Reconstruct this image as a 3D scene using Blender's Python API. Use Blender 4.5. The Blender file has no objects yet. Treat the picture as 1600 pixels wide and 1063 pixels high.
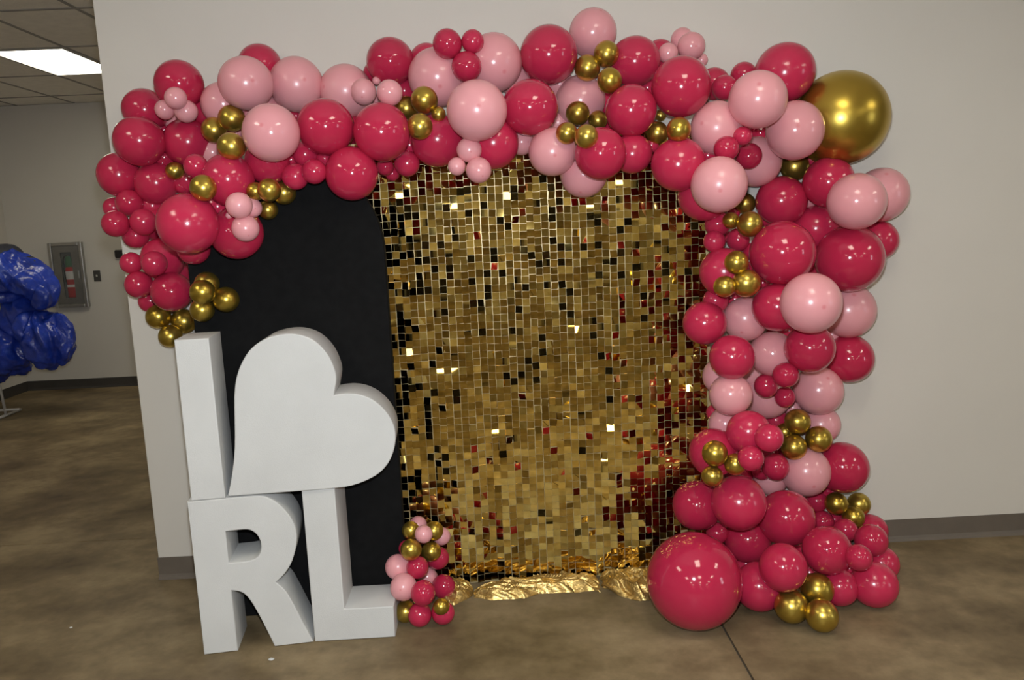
import bpy, bmesh, math, random
import numpy as np
from mathutils import Vector, Matrix, Euler, noise

PI = math.pi
scene = bpy.context.scene
C = scene.collection

# ------------------------------------------------------------------ camera
CAM_H = 1.535
pitch, roll, yaw = math.radians(8.55), math.radians(-2.58), math.radians(-0.92)
fwd = Vector((-math.sin(yaw) * math.cos(pitch), math.cos(yaw) * math.cos(pitch), -math.sin(pitch)))
rgt = Vector((math.cos(yaw), math.sin(yaw), 0))
up0 = rgt.cross(fwd)
cam_r = math.cos(roll) * rgt + math.sin(roll) * up0
cam_u = -math.sin(roll) * rgt + math.cos(roll) * up0
cam = bpy.data.objects.new('camera', bpy.data.cameras.new('camera'))
C.objects.link(cam)
m = Matrix.Identity(4)
for i in range(3):
    m[i][0], m[i][1], m[i][2] = cam_r[i], cam_u[i], -fwd[i]
m.translation = (0, 0, CAM_H)
cam.matrix_world = m
cam.data.sensor_width = 36
cam.data.lens = 1220 / 1600 * 36
cam.data.clip_start = 0.05
scene.camera = cam

# ------------------------------------------------------------------ light and exposure
FLASH = 220
PANEL = 11.5
WINDOW = 5
vs = scene.view_settings
vs.view_transform = 'Standard'
vs.look = 'None'
vs.gamma = 1
vs.use_curve_mapping = False
vs.exposure = 0
world = bpy.data.worlds.new('world')
scene.world = world
world.use_nodes = True
world.node_tree.nodes['Background'].inputs[0].default_value = (0.8, 0.85, 1, 1)
world.node_tree.nodes['Background'].inputs[1].default_value = 0.02
scene.cycles.caustics_reflective = False
scene.cycles.caustics_refractive = False
scene.cycles.max_bounces = 8
# the camera's own flash unit, just above the lens
fl = bpy.data.lights.new('camera_flash', 'SPOT')
fl.energy = FLASH
fl.color = (0.92, 0.985, 1.06)
fl.spot_size = math.radians(140)
fl.spot_blend = 0.8
fl.shadow_soft_size = 0.035
flo = bpy.data.objects.new('camera_flash', fl)
C.objects.link(flo)
fp = Vector((0, 0, CAM_H)) + cam_u * 0.13 + cam_r * -0.01 + fwd * 0.05
faim = Vector((0.05, 3.0, 1.0)) - fp
flo.matrix_world = Matrix.Translation(fp) @ faim.to_track_quat('-Z', 'Y').to_matrix().to_4x4()

# ------------------------------------------------------------------ materials
def nodes_of(name):
    mt = bpy.data.materials.new(name)
    mt.use_nodes = True
    nt = mt.node_tree
    return mt, nt, nt.nodes['Principled BSDF']

def ramp(nt, stops, fac):
    r = nt.nodes.new('ShaderNodeValToRGB')
    e = r.color_ramp.elements
    while len(e) < len(stops):
        e.new(0.5)
    for k, (p_, c_) in enumerate(stops):
        e[k].position = p_
        e[k].color = (*c_, 1)
    nt.links.new(fac, r.inputs[0])
    return r.outputs[0]

def noise_tex(nt, scale, detail=4, rough=0.55, coord='Object', stretch=None):
    tc = nt.nodes.new('ShaderNodeTexCoord')
    n = nt.nodes.new('ShaderNodeTexNoise')
    n.inputs['Scale'].default_value = scale
    n.inputs['Detail'].default_value = detail
    n.inputs['Roughness'].default_value = rough
    if stretch:
        mp = nt.nodes.new('ShaderNodeMapping')
        mp.inputs['Scale'].default_value = stretch
        nt.links.new(tc.outputs[coord], mp.inputs[0])
        nt.links.new(mp.outputs[0], n.inputs['Vector'])
    else:
        nt.links.new(tc.outputs[coord], n.inputs['Vector'])
    return n.outputs['Fac']

def bump(nt, bs, fac, strength, dist=0.01):
    b_ = nt.nodes.new('ShaderNodeBump')
    b_.inputs['Strength'].default_value = strength
    b_.inputs['Distance'].default_value = dist
    nt.links.new(fac, b_.inputs['Height'])
    nt.links.new(b_.outputs[0], bs.inputs['Normal'])

def simple(name, col, rough=0.5, metal=0.0, var=0.06, nscale=8, bmp=0.0, bscale=60, spec=0.5):
    mt, nt, bs = nodes_of(name)
    f_ = noise_tex(nt, nscale)
    lo = tuple(c * (1 - var) for c in col)
    hi = tuple(min(1, c * (1 + var)) for c in col)
    nt.links.new(ramp(nt, [(0.3, lo), (0.7, hi)], f_), bs.inputs['Base Color'])
    bs.inputs['Roughness'].default_value = rough
    bs.inputs['Metallic'].default_value = metal
    bs.inputs['Specular IOR Level'].default_value = spec
    if bmp:
        bump(nt, bs, noise_tex(nt, bscale), bmp, 0.004)
    return mt

def emit(name, col, strength):
    mt, nt, bs = nodes_of(name)
    bs.inputs['Base Color'].default_value = (0.8, 0.8, 0.78, 1)
    bs.inputs['Emission Color'].default_value = (*col, 1)
    bs.inputs['Emission Strength'].default_value = strength
    return mt

def latex(name, c0, c1, r0, r1, crown=None):
    """balloon rubber: the tone and gloss differ a little from balloon to balloon"""
    mt, nt, bs = nodes_of(name)
    oi = nt.nodes.new('ShaderNodeObjectInfo')
    col = ramp(nt, [(0.0, c0), (1.0, c1)], oi.outputs['Random'])
    tc = nt.nodes.new('ShaderNodeTexCoord')
    sx = nt.nodes.new('ShaderNodeSeparateXYZ')
    nt.links.new(tc.outputs['Object'], sx.inputs[0])
    if crown:
        # stretched rubber is darkest in the small dot at the crown
        mr = nt.nodes.new('ShaderNodeMapRange')
        mr.inputs[1].default_value = 0.994
        mr.inputs[2].default_value = 0.998
        nt.links.new(sx.outputs['Z'], mr.inputs[0])
        mix = nt.nodes.new('ShaderNodeMix')
        mix.data_type = 'RGBA'
        mix.inputs[7].default_value = (*crown, 1)
        nt.links.new(mr.outputs[0], mix.inputs[0])
        nt.links.new(col, mix.inputs[6])
        col = mix.outputs[2]
    nt.links.new(col, bs.inputs['Base Color'])
    rr = nt.nodes.new('ShaderNodeMapRange')
    rr.inputs[3].default_value = r0
    rr.inputs[4].default_value = r1
    nt.links.new(oi.outputs['Random'], rr.inputs[0])
    nt.links.new(rr.outputs[0], bs.inputs['Roughness'])
    bs.inputs['Specular IOR Level'].default_value = 0.5
    bs.inputs['Coat Weight'].default_value = 0.12
    bs.inputs['Coat Roughness'].default_value = 0.06
    return mt

M = {}
M['hot_pink'] = latex('hot pink latex', (0.43, 0.019, 0.058), (0.51, 0.025, 0.074), 0.07, 0.22)
M['pale_pink'] = latex('pale pink latex', (0.7, 0.3, 0.325), (0.75, 0.335, 0.36), 0.14, 0.36, (0.67, 0.225, 0.25))
mt, nt, bs = nodes_of('gold chrome latex')
oi = nt.nodes.new('ShaderNodeObjectInfo')
nt.links.new(ramp(nt, [(0, (0.50, 0.345, 0.055)), (1, (0.58, 0.42, 0.085))], oi.outputs['Random']), bs.inputs['Base Color'])
bs.inputs['Metallic'].default_value = 0.92
bs.inputs['Roughness'].default_value = 0.30
M['gold'] = mt

# painted wall
def wall_paint(name, lo, hi):
    mt, nt, bs = nodes_of(name)
    nt.links.new(ramp(nt, [(0.3, lo), (0.7, hi)], noise_tex(nt, 1.6, 6)), bs.inputs['Base Color'])
    bs.inputs['Roughness'].default_value = 0.75
    bump(nt, bs, noise_tex(nt, 180, 3), 0.12, 0.002)
    return mt
M['wall'] = wall_paint('beige wall paint', (0.595, 0.56, 0.505), (0.62, 0.585, 0.53))
M['cove'] = simple('brown vinyl cove base', (0.125, 0.103, 0.083), 0.45, var=0.1)
M['cove_dark'] = simple('dark vinyl cove base', (0.05, 0.045, 0.04), 0.5, var=0.1)
# polished concrete
mt, nt, bs = nodes_of('polished concrete')
f1 = noise_tex(nt, 1.7, 8, 0.62, stretch=(1.0, 1.25, 1))
f2 = noise_tex(nt, 9.0, 6, 0.6)
mixf = nt.nodes.new('ShaderNodeMath'); mixf.operation = 'MULTIPLY_ADD'
mixf.inputs[1].default_value = 0.35
nt.links.new(f2, mixf.inputs[0]); nt.links.new(f1, mixf.inputs[2])
nt.links.new(ramp(nt, [(0.46, (0.088, 0.063, 0.034)), (0.66, (0.18, 0.133, 0.074)), (0.86, (0.31, 0.236, 0.136))], mixf.outputs[0]), bs.inputs['Base Color'])
rr = nt.nodes.new('ShaderNodeMapRange'); rr.inputs[3].default_value = 0.34; rr.inputs[4].default_value = 0.62
nt.links.new(f1, rr.inputs[0]); nt.links.new(rr.outputs[0], bs.inputs['Roughness'])
bump(nt, bs, f2, 0.03, 0.004)
bs.inputs['Specular IOR Level'].default_value = 0.16
M['concrete'] = mt
M['joint'] = simple('dark joint filler', (0.05, 0.042, 0.033), 0.8)
M['tile'] = simple('grey mineral ceiling tile', (0.88, 0.84, 0.76), 0.9, var=0.05, nscale=14, bmp=0.5, bscale=90)
M['tbar'] = simple('grey ceiling grid bar', (0.30, 0.28, 0.25), 0.5)
M['lamp_frame'] = simple('white lamp frame', (0.7, 0.69, 0.65), 0.4)
M['diffuser'] = emit('glowing diffuser', (1.0, 0.94, 0.76), PANEL)
M['window_glow'] = emit('daylight pane', (0.85, 0.92, 1.0), WINDOW)
# foam
mt, nt, bs = nodes_of('white foam')
nt.links.new(ramp(nt, [(0.3, (0.56, 0.56, 0.55)), (0.7, (0.60, 0.60, 0.59))], noise_tex(nt, 5, 5)), bs.inputs['Base Color'])
bs.inputs['Roughness'].default_value = 0.8
vo = nt.nodes.new('ShaderNodeTexVoronoi'); vo.inputs['Scale'].default_value = 260
tc = nt.nodes.new('ShaderNodeTexCoord'); nt.links.new(tc.outputs['Object'], vo.inputs['Vector'])
bump(nt, bs, vo.outputs['Distance'], 0.15, 0.002)
M['foam'] = mt
# black stretch cover
mt, nt, bs = nodes_of('black stretch fabric')
nt.links.new(ramp(nt, [(0.3, (0.006, 0.006, 0.0062)), (0.7, (0.0085, 0.0085, 0.0088))], noise_tex(nt, 30, 4)), bs.inputs['Base Color'])
bs.inputs['Roughness'].default_value = 0.95
bs.inputs['Specular IOR Level'].default_value = 0.12
M['black'] = mt
# gold mirror sequins, slight tone change from piece to piece
mt, nt, bs = nodes_of('gold mirror sequin')
nt.links.new(ramp(nt, [(0.35, (0.68, 0.48, 0.125)), (0.65, (0.80, 0.59, 0.185))], noise_tex(nt, 35, 2)), bs.inputs['Base Color'])
bs.inputs['Metallic'].default_value = 1.0
bs.inputs['Roughness'].default_value = 0.02
M['sequin'] = mt
mt, nt, bs = nodes_of('gold lame fabric')
f_ = noise_tex(nt, 90, 4)
nt.links.new(ramp(nt, [(0.3, (0.56, 0.38, 0.12)), (0.7, (0.74, 0.53, 0.21))], f_), bs.inputs['Base Color'])
bs.inputs['Metallic'].default_value = 0.85
bs.inputs['Roughness'].default_value = 0.30
bump(nt, bs, noise_tex(nt, 22, 5, 0.6, stretch=(0.6, 1.8, 1)), 0.55, 0.02)
M['lame'] = mt
mt, nt, bs = nodes_of('pale gold backing cloth')
nt.links.new(ramp(nt, [(0.3, (0.42, 0.32, 0.15)), (0.7, (0.56, 0.45, 0.24))], noise_tex(nt, 60, 4)), bs.inputs['Base Color'])
bs.inputs['Metallic'].default_value = 0.35
bs.inputs['Roughness'].default_value = 0.4
M['backing'] = mt
M['steel'] = simple('brushed steel', (0.42, 0.41, 0.39), 0.35, 0.9, var=0.1, nscale=20)
M['steel_dark'] = simple('dull steel door', (0.26, 0.255, 0.245), 0.42, 0.8, var=0.1)
M['cab_inside'] = simple('cabinet inside', (0.13, 0.13, 0.125), 0.6)
mt, nt, bs = nodes_of('cabinet glass')
tr = nt.nodes.new('ShaderNodeBsdfTransparent')
mx = nt.nodes.new('ShaderNodeMixShader')
mx.inputs[0].default_value = 0.10
bs.inputs['Roughness'].default_value = 0.03
bs.inputs['Base Color'].default_value = (0.3, 0.32, 0.31, 1)
nt.links.new(tr.outputs[0], mx.inputs[1]); nt.links.new(bs.outputs[0], mx.inputs[2])
nt.links.new(mx.outputs[0], nt.nodes['Material Output'].inputs[0])
M['glass'] = mt
M['ext_red'] = simple('extinguisher red', (0.42, 0.016, 0.02), 0.35)
M['ext_label'] = simple('white paper label', (0.62, 0.60, 0.58), 0.6)
M['ext_green'] = simple('green tag', (0.05, 0.14, 0.07), 0.6)
M['rubber'] = simple('black rubber', (0.015, 0.015, 0.016), 0.6)
M['plate'] = simple('dark switch plate', (0.065, 0.06, 0.055), 0.4)
M['toggle'] = simple('pale switch toggle', (0.5, 0.48, 0.43), 0.4)
M['white_tube'] = simple('white enamelled tube', (0.55, 0.53, 0.5), 0.4)
mt, nt, bs = nodes_of('blue woven tarpaulin')
nt.links.new(ramp(nt, [(0.25, (0.010, 0.025, 0.20)), (0.55, (0.018, 0.050, 0.42)), (0.8, (0.06, 0.12, 0.55))], noise_tex(nt, 7, 6, 0.65)), bs.inputs['Base Color'])
bs.inputs['Roughness'].default_value = 0.24
bump(nt, bs, noise_tex(nt, 9, 4, 0.6), 0.35, 0.04)
M['tarp'] = mt
M['net'] = simple('dark netting', (0.02, 0.022, 0.035), 0.7, var=0.4, nscale=40, bmp=0.6)
M['dark_glass'] = simple('dark door glass', (0.012, 0.012, 0.014), 0.12)
M['frame_paint'] = simple('window frame paint', (0.35, 0.34, 0.32), 0.5)

# ------------------------------------------------------------------ helpers
def link(name, mesh, mat, parent=None, smooth=False):
    o = bpy.data.objects.new(name, mesh)
    C.objects.link(o)
    if mat is not None and not mesh.materials:
        mesh.materials.append(M[mat])
    if parent is not None:
        o.parent = parent
    if smooth:
        for p_ in mesh.polygons:
            p_.use_smooth = True
    return o

def tag(o, label, cat, group=None):
    o['label'] = label
    o['category'] = cat
    if group:
        o['group'] = group
    return o

def struct(o, label=None):
    o['kind'] = 'structure'
    if label:
        o['label'] = label
    return o

def empty(name, loc=(0, 0, 0), rz=0.0):
    o = bpy.data.objects.new(name, None)
    o.empty_display_size = 0.1
    o.location = loc
    o.rotation_euler = (0, 0, rz)
    C.objects.link(o)
    return o

def box_mesh(name, x0, x1, y0, y1, z0, z1, bev=0.0, seg=2):
    bm = bmesh.new()
    vs_ = [bm.verts.new(p_) for p_ in ((x0, y0, z0), (x1, y0, z0), (x1, y1, z0), (x0, y1, z0),
                                        (x0, y0, z1), (x1, y0, z1), (x1, y1, z1), (x0, y1, z1))]
    for f_ in ((0, 3, 2, 1), (4, 5, 6, 7), (0, 1, 5, 4), (1, 2, 6, 5), (2, 3, 7, 6), (3, 0, 4, 7)):
        bm.faces.new([vs_[k] for k in f_])
    if bev:
        bmesh.ops.bevel(bm, geom=list(bm.edges), offset=bev, segments=seg, affect='EDGES', profile=0.5)
    me = bpy.data.meshes.new(name)
    bm.to_mesh(me)
    bm.free()
    return me

def box(name, x0, x1, y0, y1, z0, z1, mat, parent=None, bev=0.0, seg=2):
    return link(name, box_mesh(name, x0, x1, y0, y1, z0, z1, bev, seg), mat, parent)

def prism_x(name, prof, x0, x1, mat, parent=None):
    """profile in (y, z) swept along x"""
    n = len(prof)
    v = [(x0, a, b_) for a, b_ in prof] + [(x1, a, b_) for a, b_ in prof]
    f_ = [(k, (k + 1) % n, n + (k + 1) % n, n + k) for k in range(n)] + [tuple(range(n - 1, -1, -1)), tuple(range(n, 2 * n))]
    me = bpy.data.meshes.new(name)
    me.from_pydata(v, [], f_)
    bm = bmesh.new(); bm.from_mesh(me); bmesh.ops.recalc_face_normals(bm, faces=bm.faces); bm.to_mesh(me); bm.free()
    return link(name, me, mat, parent)

def lathe_mesh(name, prof, seg=32):
    """profile of (radius, z), poles where radius is 0"""
    v, f_, rings = [], [], []
    for r_, z_ in prof:
        if r_ < 1e-6:
            rings.append([len(v)])
            v.append((0, 0, z_))
        else:
            rings.append(list(range(len(v), len(v) + seg)))
            for k in range(seg):
                a = 2 * PI * k / seg
                v.append((r_ * math.cos(a), r_ * math.sin(a), z_))
    for a, b_ in zip(rings, rings[1:]):
        for k in range(seg):
            k2 = (k + 1) % seg
            if len(a) == 1:
                f_.append((a[0], b_[k2], b_[k]))
            elif len(b_) == 1:
                f_.append((a[k], a[k2], b_[0]))
            else:
                f_.append((a[k], a[k2], b_[k2], b_[k]))
    me = bpy.data.meshes.new(name)
    me.from_pydata(v, [], f_)
    bm = bmesh.new(); bm.from_mesh(me); bmesh.ops.recalc_face_normals(bm, faces=bm.faces); bm.to_mesh(me); bm.free()
    for p_ in me.polygons:
        p_.use_smooth = True
    return me

def tube_mesh(name, pts, rad, seg=10):
    v, f_ = [], []
    pts = [Vector(p_) for p_ in pts]
    for k, p_ in enumerate(pts):
        d = (pts[min(k + 1, len(pts) - 1)] - pts[max(k - 1, 0)]).normalized()
        a = d.orthogonal().normalized() if k == 0 else (a - d * a.dot(d)).normalized()
        b_ = d.cross(a)
        for j in range(seg):
            t = 2 * PI * j / seg
            v.append(p_ + rad * (math.cos(t) * a + math.sin(t) * b_))
    for k in range(len(pts) - 1):
        for j in range(seg):
            j2 = (j + 1) % seg
            f_.append((k * seg + j, k * seg + j2, (k + 1) * seg + j2, (k + 1) * seg + j))
    f_.append(tuple(range(seg - 1, -1, -1)))
    f_.append(tuple((len(pts) - 1) * seg + j for j in range(seg)))
    me = bpy.data.meshes.new(name)
    me.from_pydata(v, [], f_)
    bm = bmesh.new(); bm.from_mesh(me); bmesh.ops.recalc_face_normals(bm, faces=bm.faces); bm.to_mesh(me); bm.free()
    for p_ in me.polygons:
        p_.use_smooth = len(p_.vertices) == 4
    return me

def warp3(q):
    return Vector((noise.noise(q + Vector((11.3, 0, 0))), noise.noise(q + Vector((0, 23.7, 0))), noise.noise(q + Vector((0, 0, 37.1)))))

def smooth_path(pts, corner, sub=6):
    """closed outline; Catmull-Rom between the points that are not corners"""
    n = len(pts)
    out = []
    for k in range(n):
        p1, p2 = Vector(pts[k]), Vector(pts[(k + 1) % n])
        out.append(p1)
        if k in corner and (k + 1) % n in corner:
            continue
        p0 = Vector(pts[k - 1]) if k not in corner else p1 - (p2 - p1) * 0.5
        p3 = Vector(pts[(k + 2) % n]) if (k + 1) % n not in corner else p2 + (p2 - p1) * 0.5
        for j in range(1, sub):
            t = j / sub
            out.append(0.5 * (2 * p1 + (p2 - p0) * t + (2 * p0 - 5 * p1 + 4 * p2 - p3) * t * t + (3 * p1 - p0 - 3 * p2 + p3) * t ** 3))
    return out

def extrude_outline(name, outlines, thick, bevel):
    cu = bpy.data.curves.new(name, 'CURVE')
    cu.dimensions = '2D'
    cu.fill_mode = 'BOTH'
    cu.extrude = thick / 2 - bevel
    cu.bevel_depth = bevel
    cu.bevel_resolution = 2
    cu.offset = -bevel
    for path in outlines:
        s = cu.splines.new('POLY')
        s.points.add(len(path) - 1)
        for q, p_ in zip(s.points, path):
            q.co = (p_[0], p_[1], 0, 1)
        s.use_cyclic_u = True
    tmp = bpy.data.objects.new('tmp', cu)
    C.objects.link(tmp)
    dg = bpy.context.evaluated_depsgraph_get()
    me = bpy.data.meshes.new_from_object(tmp.evaluated_get(dg))
    me.name = name
    bpy.data.objects.remove(tmp)
    bpy.data.curves.remove(cu)
    me.materials.clear()
    for p_ in me.polygons:
        p_.use_smooth = True
    me.set_sharp_from_angle(angle=math.radians(30))
    return me

# ------------------------------------------------------------------ the room
CEIL = 2.92
WY = 3.40          # front face of the wall behind the garland
WX = -1.597        # its free end
FARY = 8.23
LX, RX, BY = -5.02, 6.5, -8.0
# floor: concrete slabs with sawn joints
floor = struct(box('floor', LX - 0.2, RX + 0.2, BY - 0.2, FARY + 0.2, -0.15, -0.008, 'joint'), 'polished brown concrete floor with sawn joints')
JX, JY, jw = [LX - 0.15, 0.787, RX + 0.15], [BY - 0.15, -2.0, 3.897, FARY + 0.15], 0.004
for a, b_ in zip(JX, JX[1:]):
    for c_, d in zip(JY, JY[1:]):
        box('slab', a + jw, b_ - jw, c_ + jw, d - jw, -0.05, 0.0, 'concrete', floor)
wall = struct(box('wall_back', WX, RX, WY, WY + 0.16, 0, CEIL, 'wall', bev=0.004), 'beige painted wall behind the balloon garland')
struct(box('wall_far', LX - 0.2, RX, FARY, FARY + 0.15, 0, CEIL, 'wall'), 'beige far wall with the extinguisher cabinet')
struct(box('wall_left', LX - 0.15, LX, BY, FARY, 0, CEIL, 'wall'), 'beige side wall meeting the far wall')
struct(box('wall_right', RX, RX + 0.15, BY, FARY, 0, CEIL, 'wall'))
struct(box('wall_rear', LX - 0.15, RX + 0.15, BY - 0.15, BY, 0, CEIL, 'wall'))
cove = lambda y: [(y, 0), (y, 0.1016), (y - 0.003, 0.1016), (y - 0.004, 0.022), (y - 0.008, 0.010), (y - 0.016, 0.003), (y - 0.017, 0.0)]
struct(prism_x('baseboard_back', cove(WY), WX - 0.003, RX, 'cove'), 'brown vinyl cove base along the wall behind the garland')
struct(prism_x('baseboard_far', cove(FARY), LX, RX, 'cove_dark'), 'dark vinyl cove base along the far wall')
struct(box('baseboard_left', LX, LX + 0.005, BY, FARY, 0, 0.1016, 'cove_dark'))

# ceiling: slab, and lay-in tiles in their grid over the back room that the photo shows
ceil = struct(box('ceiling', LX - 0.15, RX + 0.15, BY - 0.15, FARY + 0.15, CEIL + 0.05, CEIL + 0.15, 'tile'), 'grey lay-in ceiling of mineral tiles')
TX, TY = 0.575, 0.94
tx0, ty0 = -3.02, 5.92         # a corner of the lit panel
tile_me = box_mesh('ceiling_tile', 0, TX - 0.024, 0, TY - 0.024, 0.004, 0.018)
tile_me.materials.append(M['tile'])
xs = [tx0 + TX * k for k in range(-4, 17)]
ys = [ty0 + TY * k for k in range(-15, 4)]
lit = {(-1, 0)}
for ix in range(-4, 16):
    for iy in range(-15, 3):
        x_, y_ = tx0 + ix * TX, ty0 + iy * TY
        back_room = y_ > 3.3 and x_ < 0
        if not back_room or y_ + TY > FARY + 0.6 or (ix, iy) in lit:
            continue
        o = link('ceiling_tile', tile_me, None, ceil)
        o.location = (x_ + 0.012, y_ + 0.012, CEIL)
for ix in range(-4, 6):
    box('grid_bar', tx0 + ix * TX - 0.012, tx0 + ix * TX + 0.012, 3.56, FARY, CEIL, CEIL + 0.012, 'tbar', ceil)
for iy in range(-2, 3):
    y_ = ty0 + iy * TY
    box('grid_bar', LX, 0.0, y_ - 0.012, y_ + 0.012, CEIL - 0.001, CEIL + 0.011, 'tbar', ceil)
# the hall side of the ceiling, out of the picture: one board sheet
box('ceiling_board', LX, RX, BY, 3.56, CEIL, CEIL + 0.03, 'tile', ceil)
box('ceiling_board', 0.0, RX, 3.56, FARY, CEIL, CEIL + 0.03, 'tile', ceil)

def ceiling_light(x0, y0, w, d, label, group=None, drop=0.0):
    t = empty('ceiling_light', (x0 + w / 2, y0 + d / 2, CEIL - drop))
    w2, d2, b_ = w / 2, d / 2, 0.018
    for a in ((-w2, -w2 + b_, -d2, d2), (w2 - b_, w2, -d2, d2), (-w2 + b_, w2 - b_, -d2, -d2 + b_), (-w2 + b_, w2 - b_, d2 - b_, d2)):
        box('lamp_frame', a[0], a[1], a[2], a[3], -0.006, 0.02, 'lamp_frame', t)
    box('diffuser', -w2 + b_, w2 - b_, -d2 + b_, d2 - b_, 0.002, 0.012, 'diffuser', t)
    tag(t, label, 'ceiling light', group)
ceiling_light(tx0 - TX + 0.012, ty0 + 0.012, TX - 0.024, TY - 0.024, 'lit rectangular fluorescent panel in the grey ceiling at upper left', 'ceiling panels')
for x_ in (-2.1, 0.75, 3.6):
    for y_ in (1.3, -1.6, -4.5, -7.0):
        ceiling_light(x_ - 0.29, y_ - 0.47, 0.58, 0.94, 'fluorescent ceiling panel of the hall, seen only as a glint on balloons', 'ceiling panels', 0.02)
for x_ in (-0.9, 1.4):  # unseen panels, added to brighten the back room ceiling
    ceiling_light(x_, 5.9, 0.58, 0.94, 'unseen fluorescent panel added behind the garland wall to brighten the back room', 'ceiling panels', 0.02)

# a daylight window in the right wall of the hall, mirrored on the balloons' right sides
win = empty('window_1', (RX, -1.2, 1.6))
struct(win, 'daylight window in the hall side wall')
box('pane', -0.02, -0.01, -0.45, 0.45, -0.75, 0.75, 'window_glow', win)
for a in ((-0.5, -0.45, -0.8, 0.8), (0.45, 0.5, -0.8, 0.8)):
    box('window_frame', -0.05, 0, a[0], a[1], a[2], a[3], 'frame_paint', win)
for a in ((-0.8, -0.75), (0.75, 0.8), (-0.02, 0.02)):
    box('window_frame', -0.05, 0, -0.45, 0.45, a[0], a[1], 'frame_paint', win)

# unseen dark doors behind the photographer, added so the sequins mirror something dark
for k, x_ in enumerate((-3.6, -0.9, 0.3, 3.2)):
    dr = struct(empty('door_%d' % (k + 1), (x_, BY, 0)), 'unseen dark glazed door added in the rear wall for the sequins to mirror')
    box('door_leaf', -0.42, 0.42, 0.0, 0.03, 0.01, 2.08, 'dark_glass', dr)
    for a in ((-0.47, -0.42, 0.0, 2.13), (0.42, 0.47, 0.0, 2.13), (-0.42, 0.42, 2.08, 2.13)):
        box('door_frame', a[0], a[1], 0.0, 0.05, a[2], a[3], 'steel_dark', dr)

# ------------------------------------------------------------------ arch panel, sequin backdrop
AY = 2.99
acx, ar, aspring = -0.793, 0.3725, 1.452
pth = [Vector((-ar, 0.004)), Vector((ar, 0.004))] + [Vector((ar * math.cos(t), aspring + ar * math.sin(t))) for t in np.linspace(0, PI, 49)]
arch = link('arch_panel', extrude_outline('arch_panel', [pth], 0.05, 0.006), 'black')
arch.location = (acx, AY + 0.025, 0)
arch.rotation_euler = (PI / 2, 0, 0)
tag(arch, 'tall black fabric covered arch panel behind the white letters', 'backdrop panel')

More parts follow.
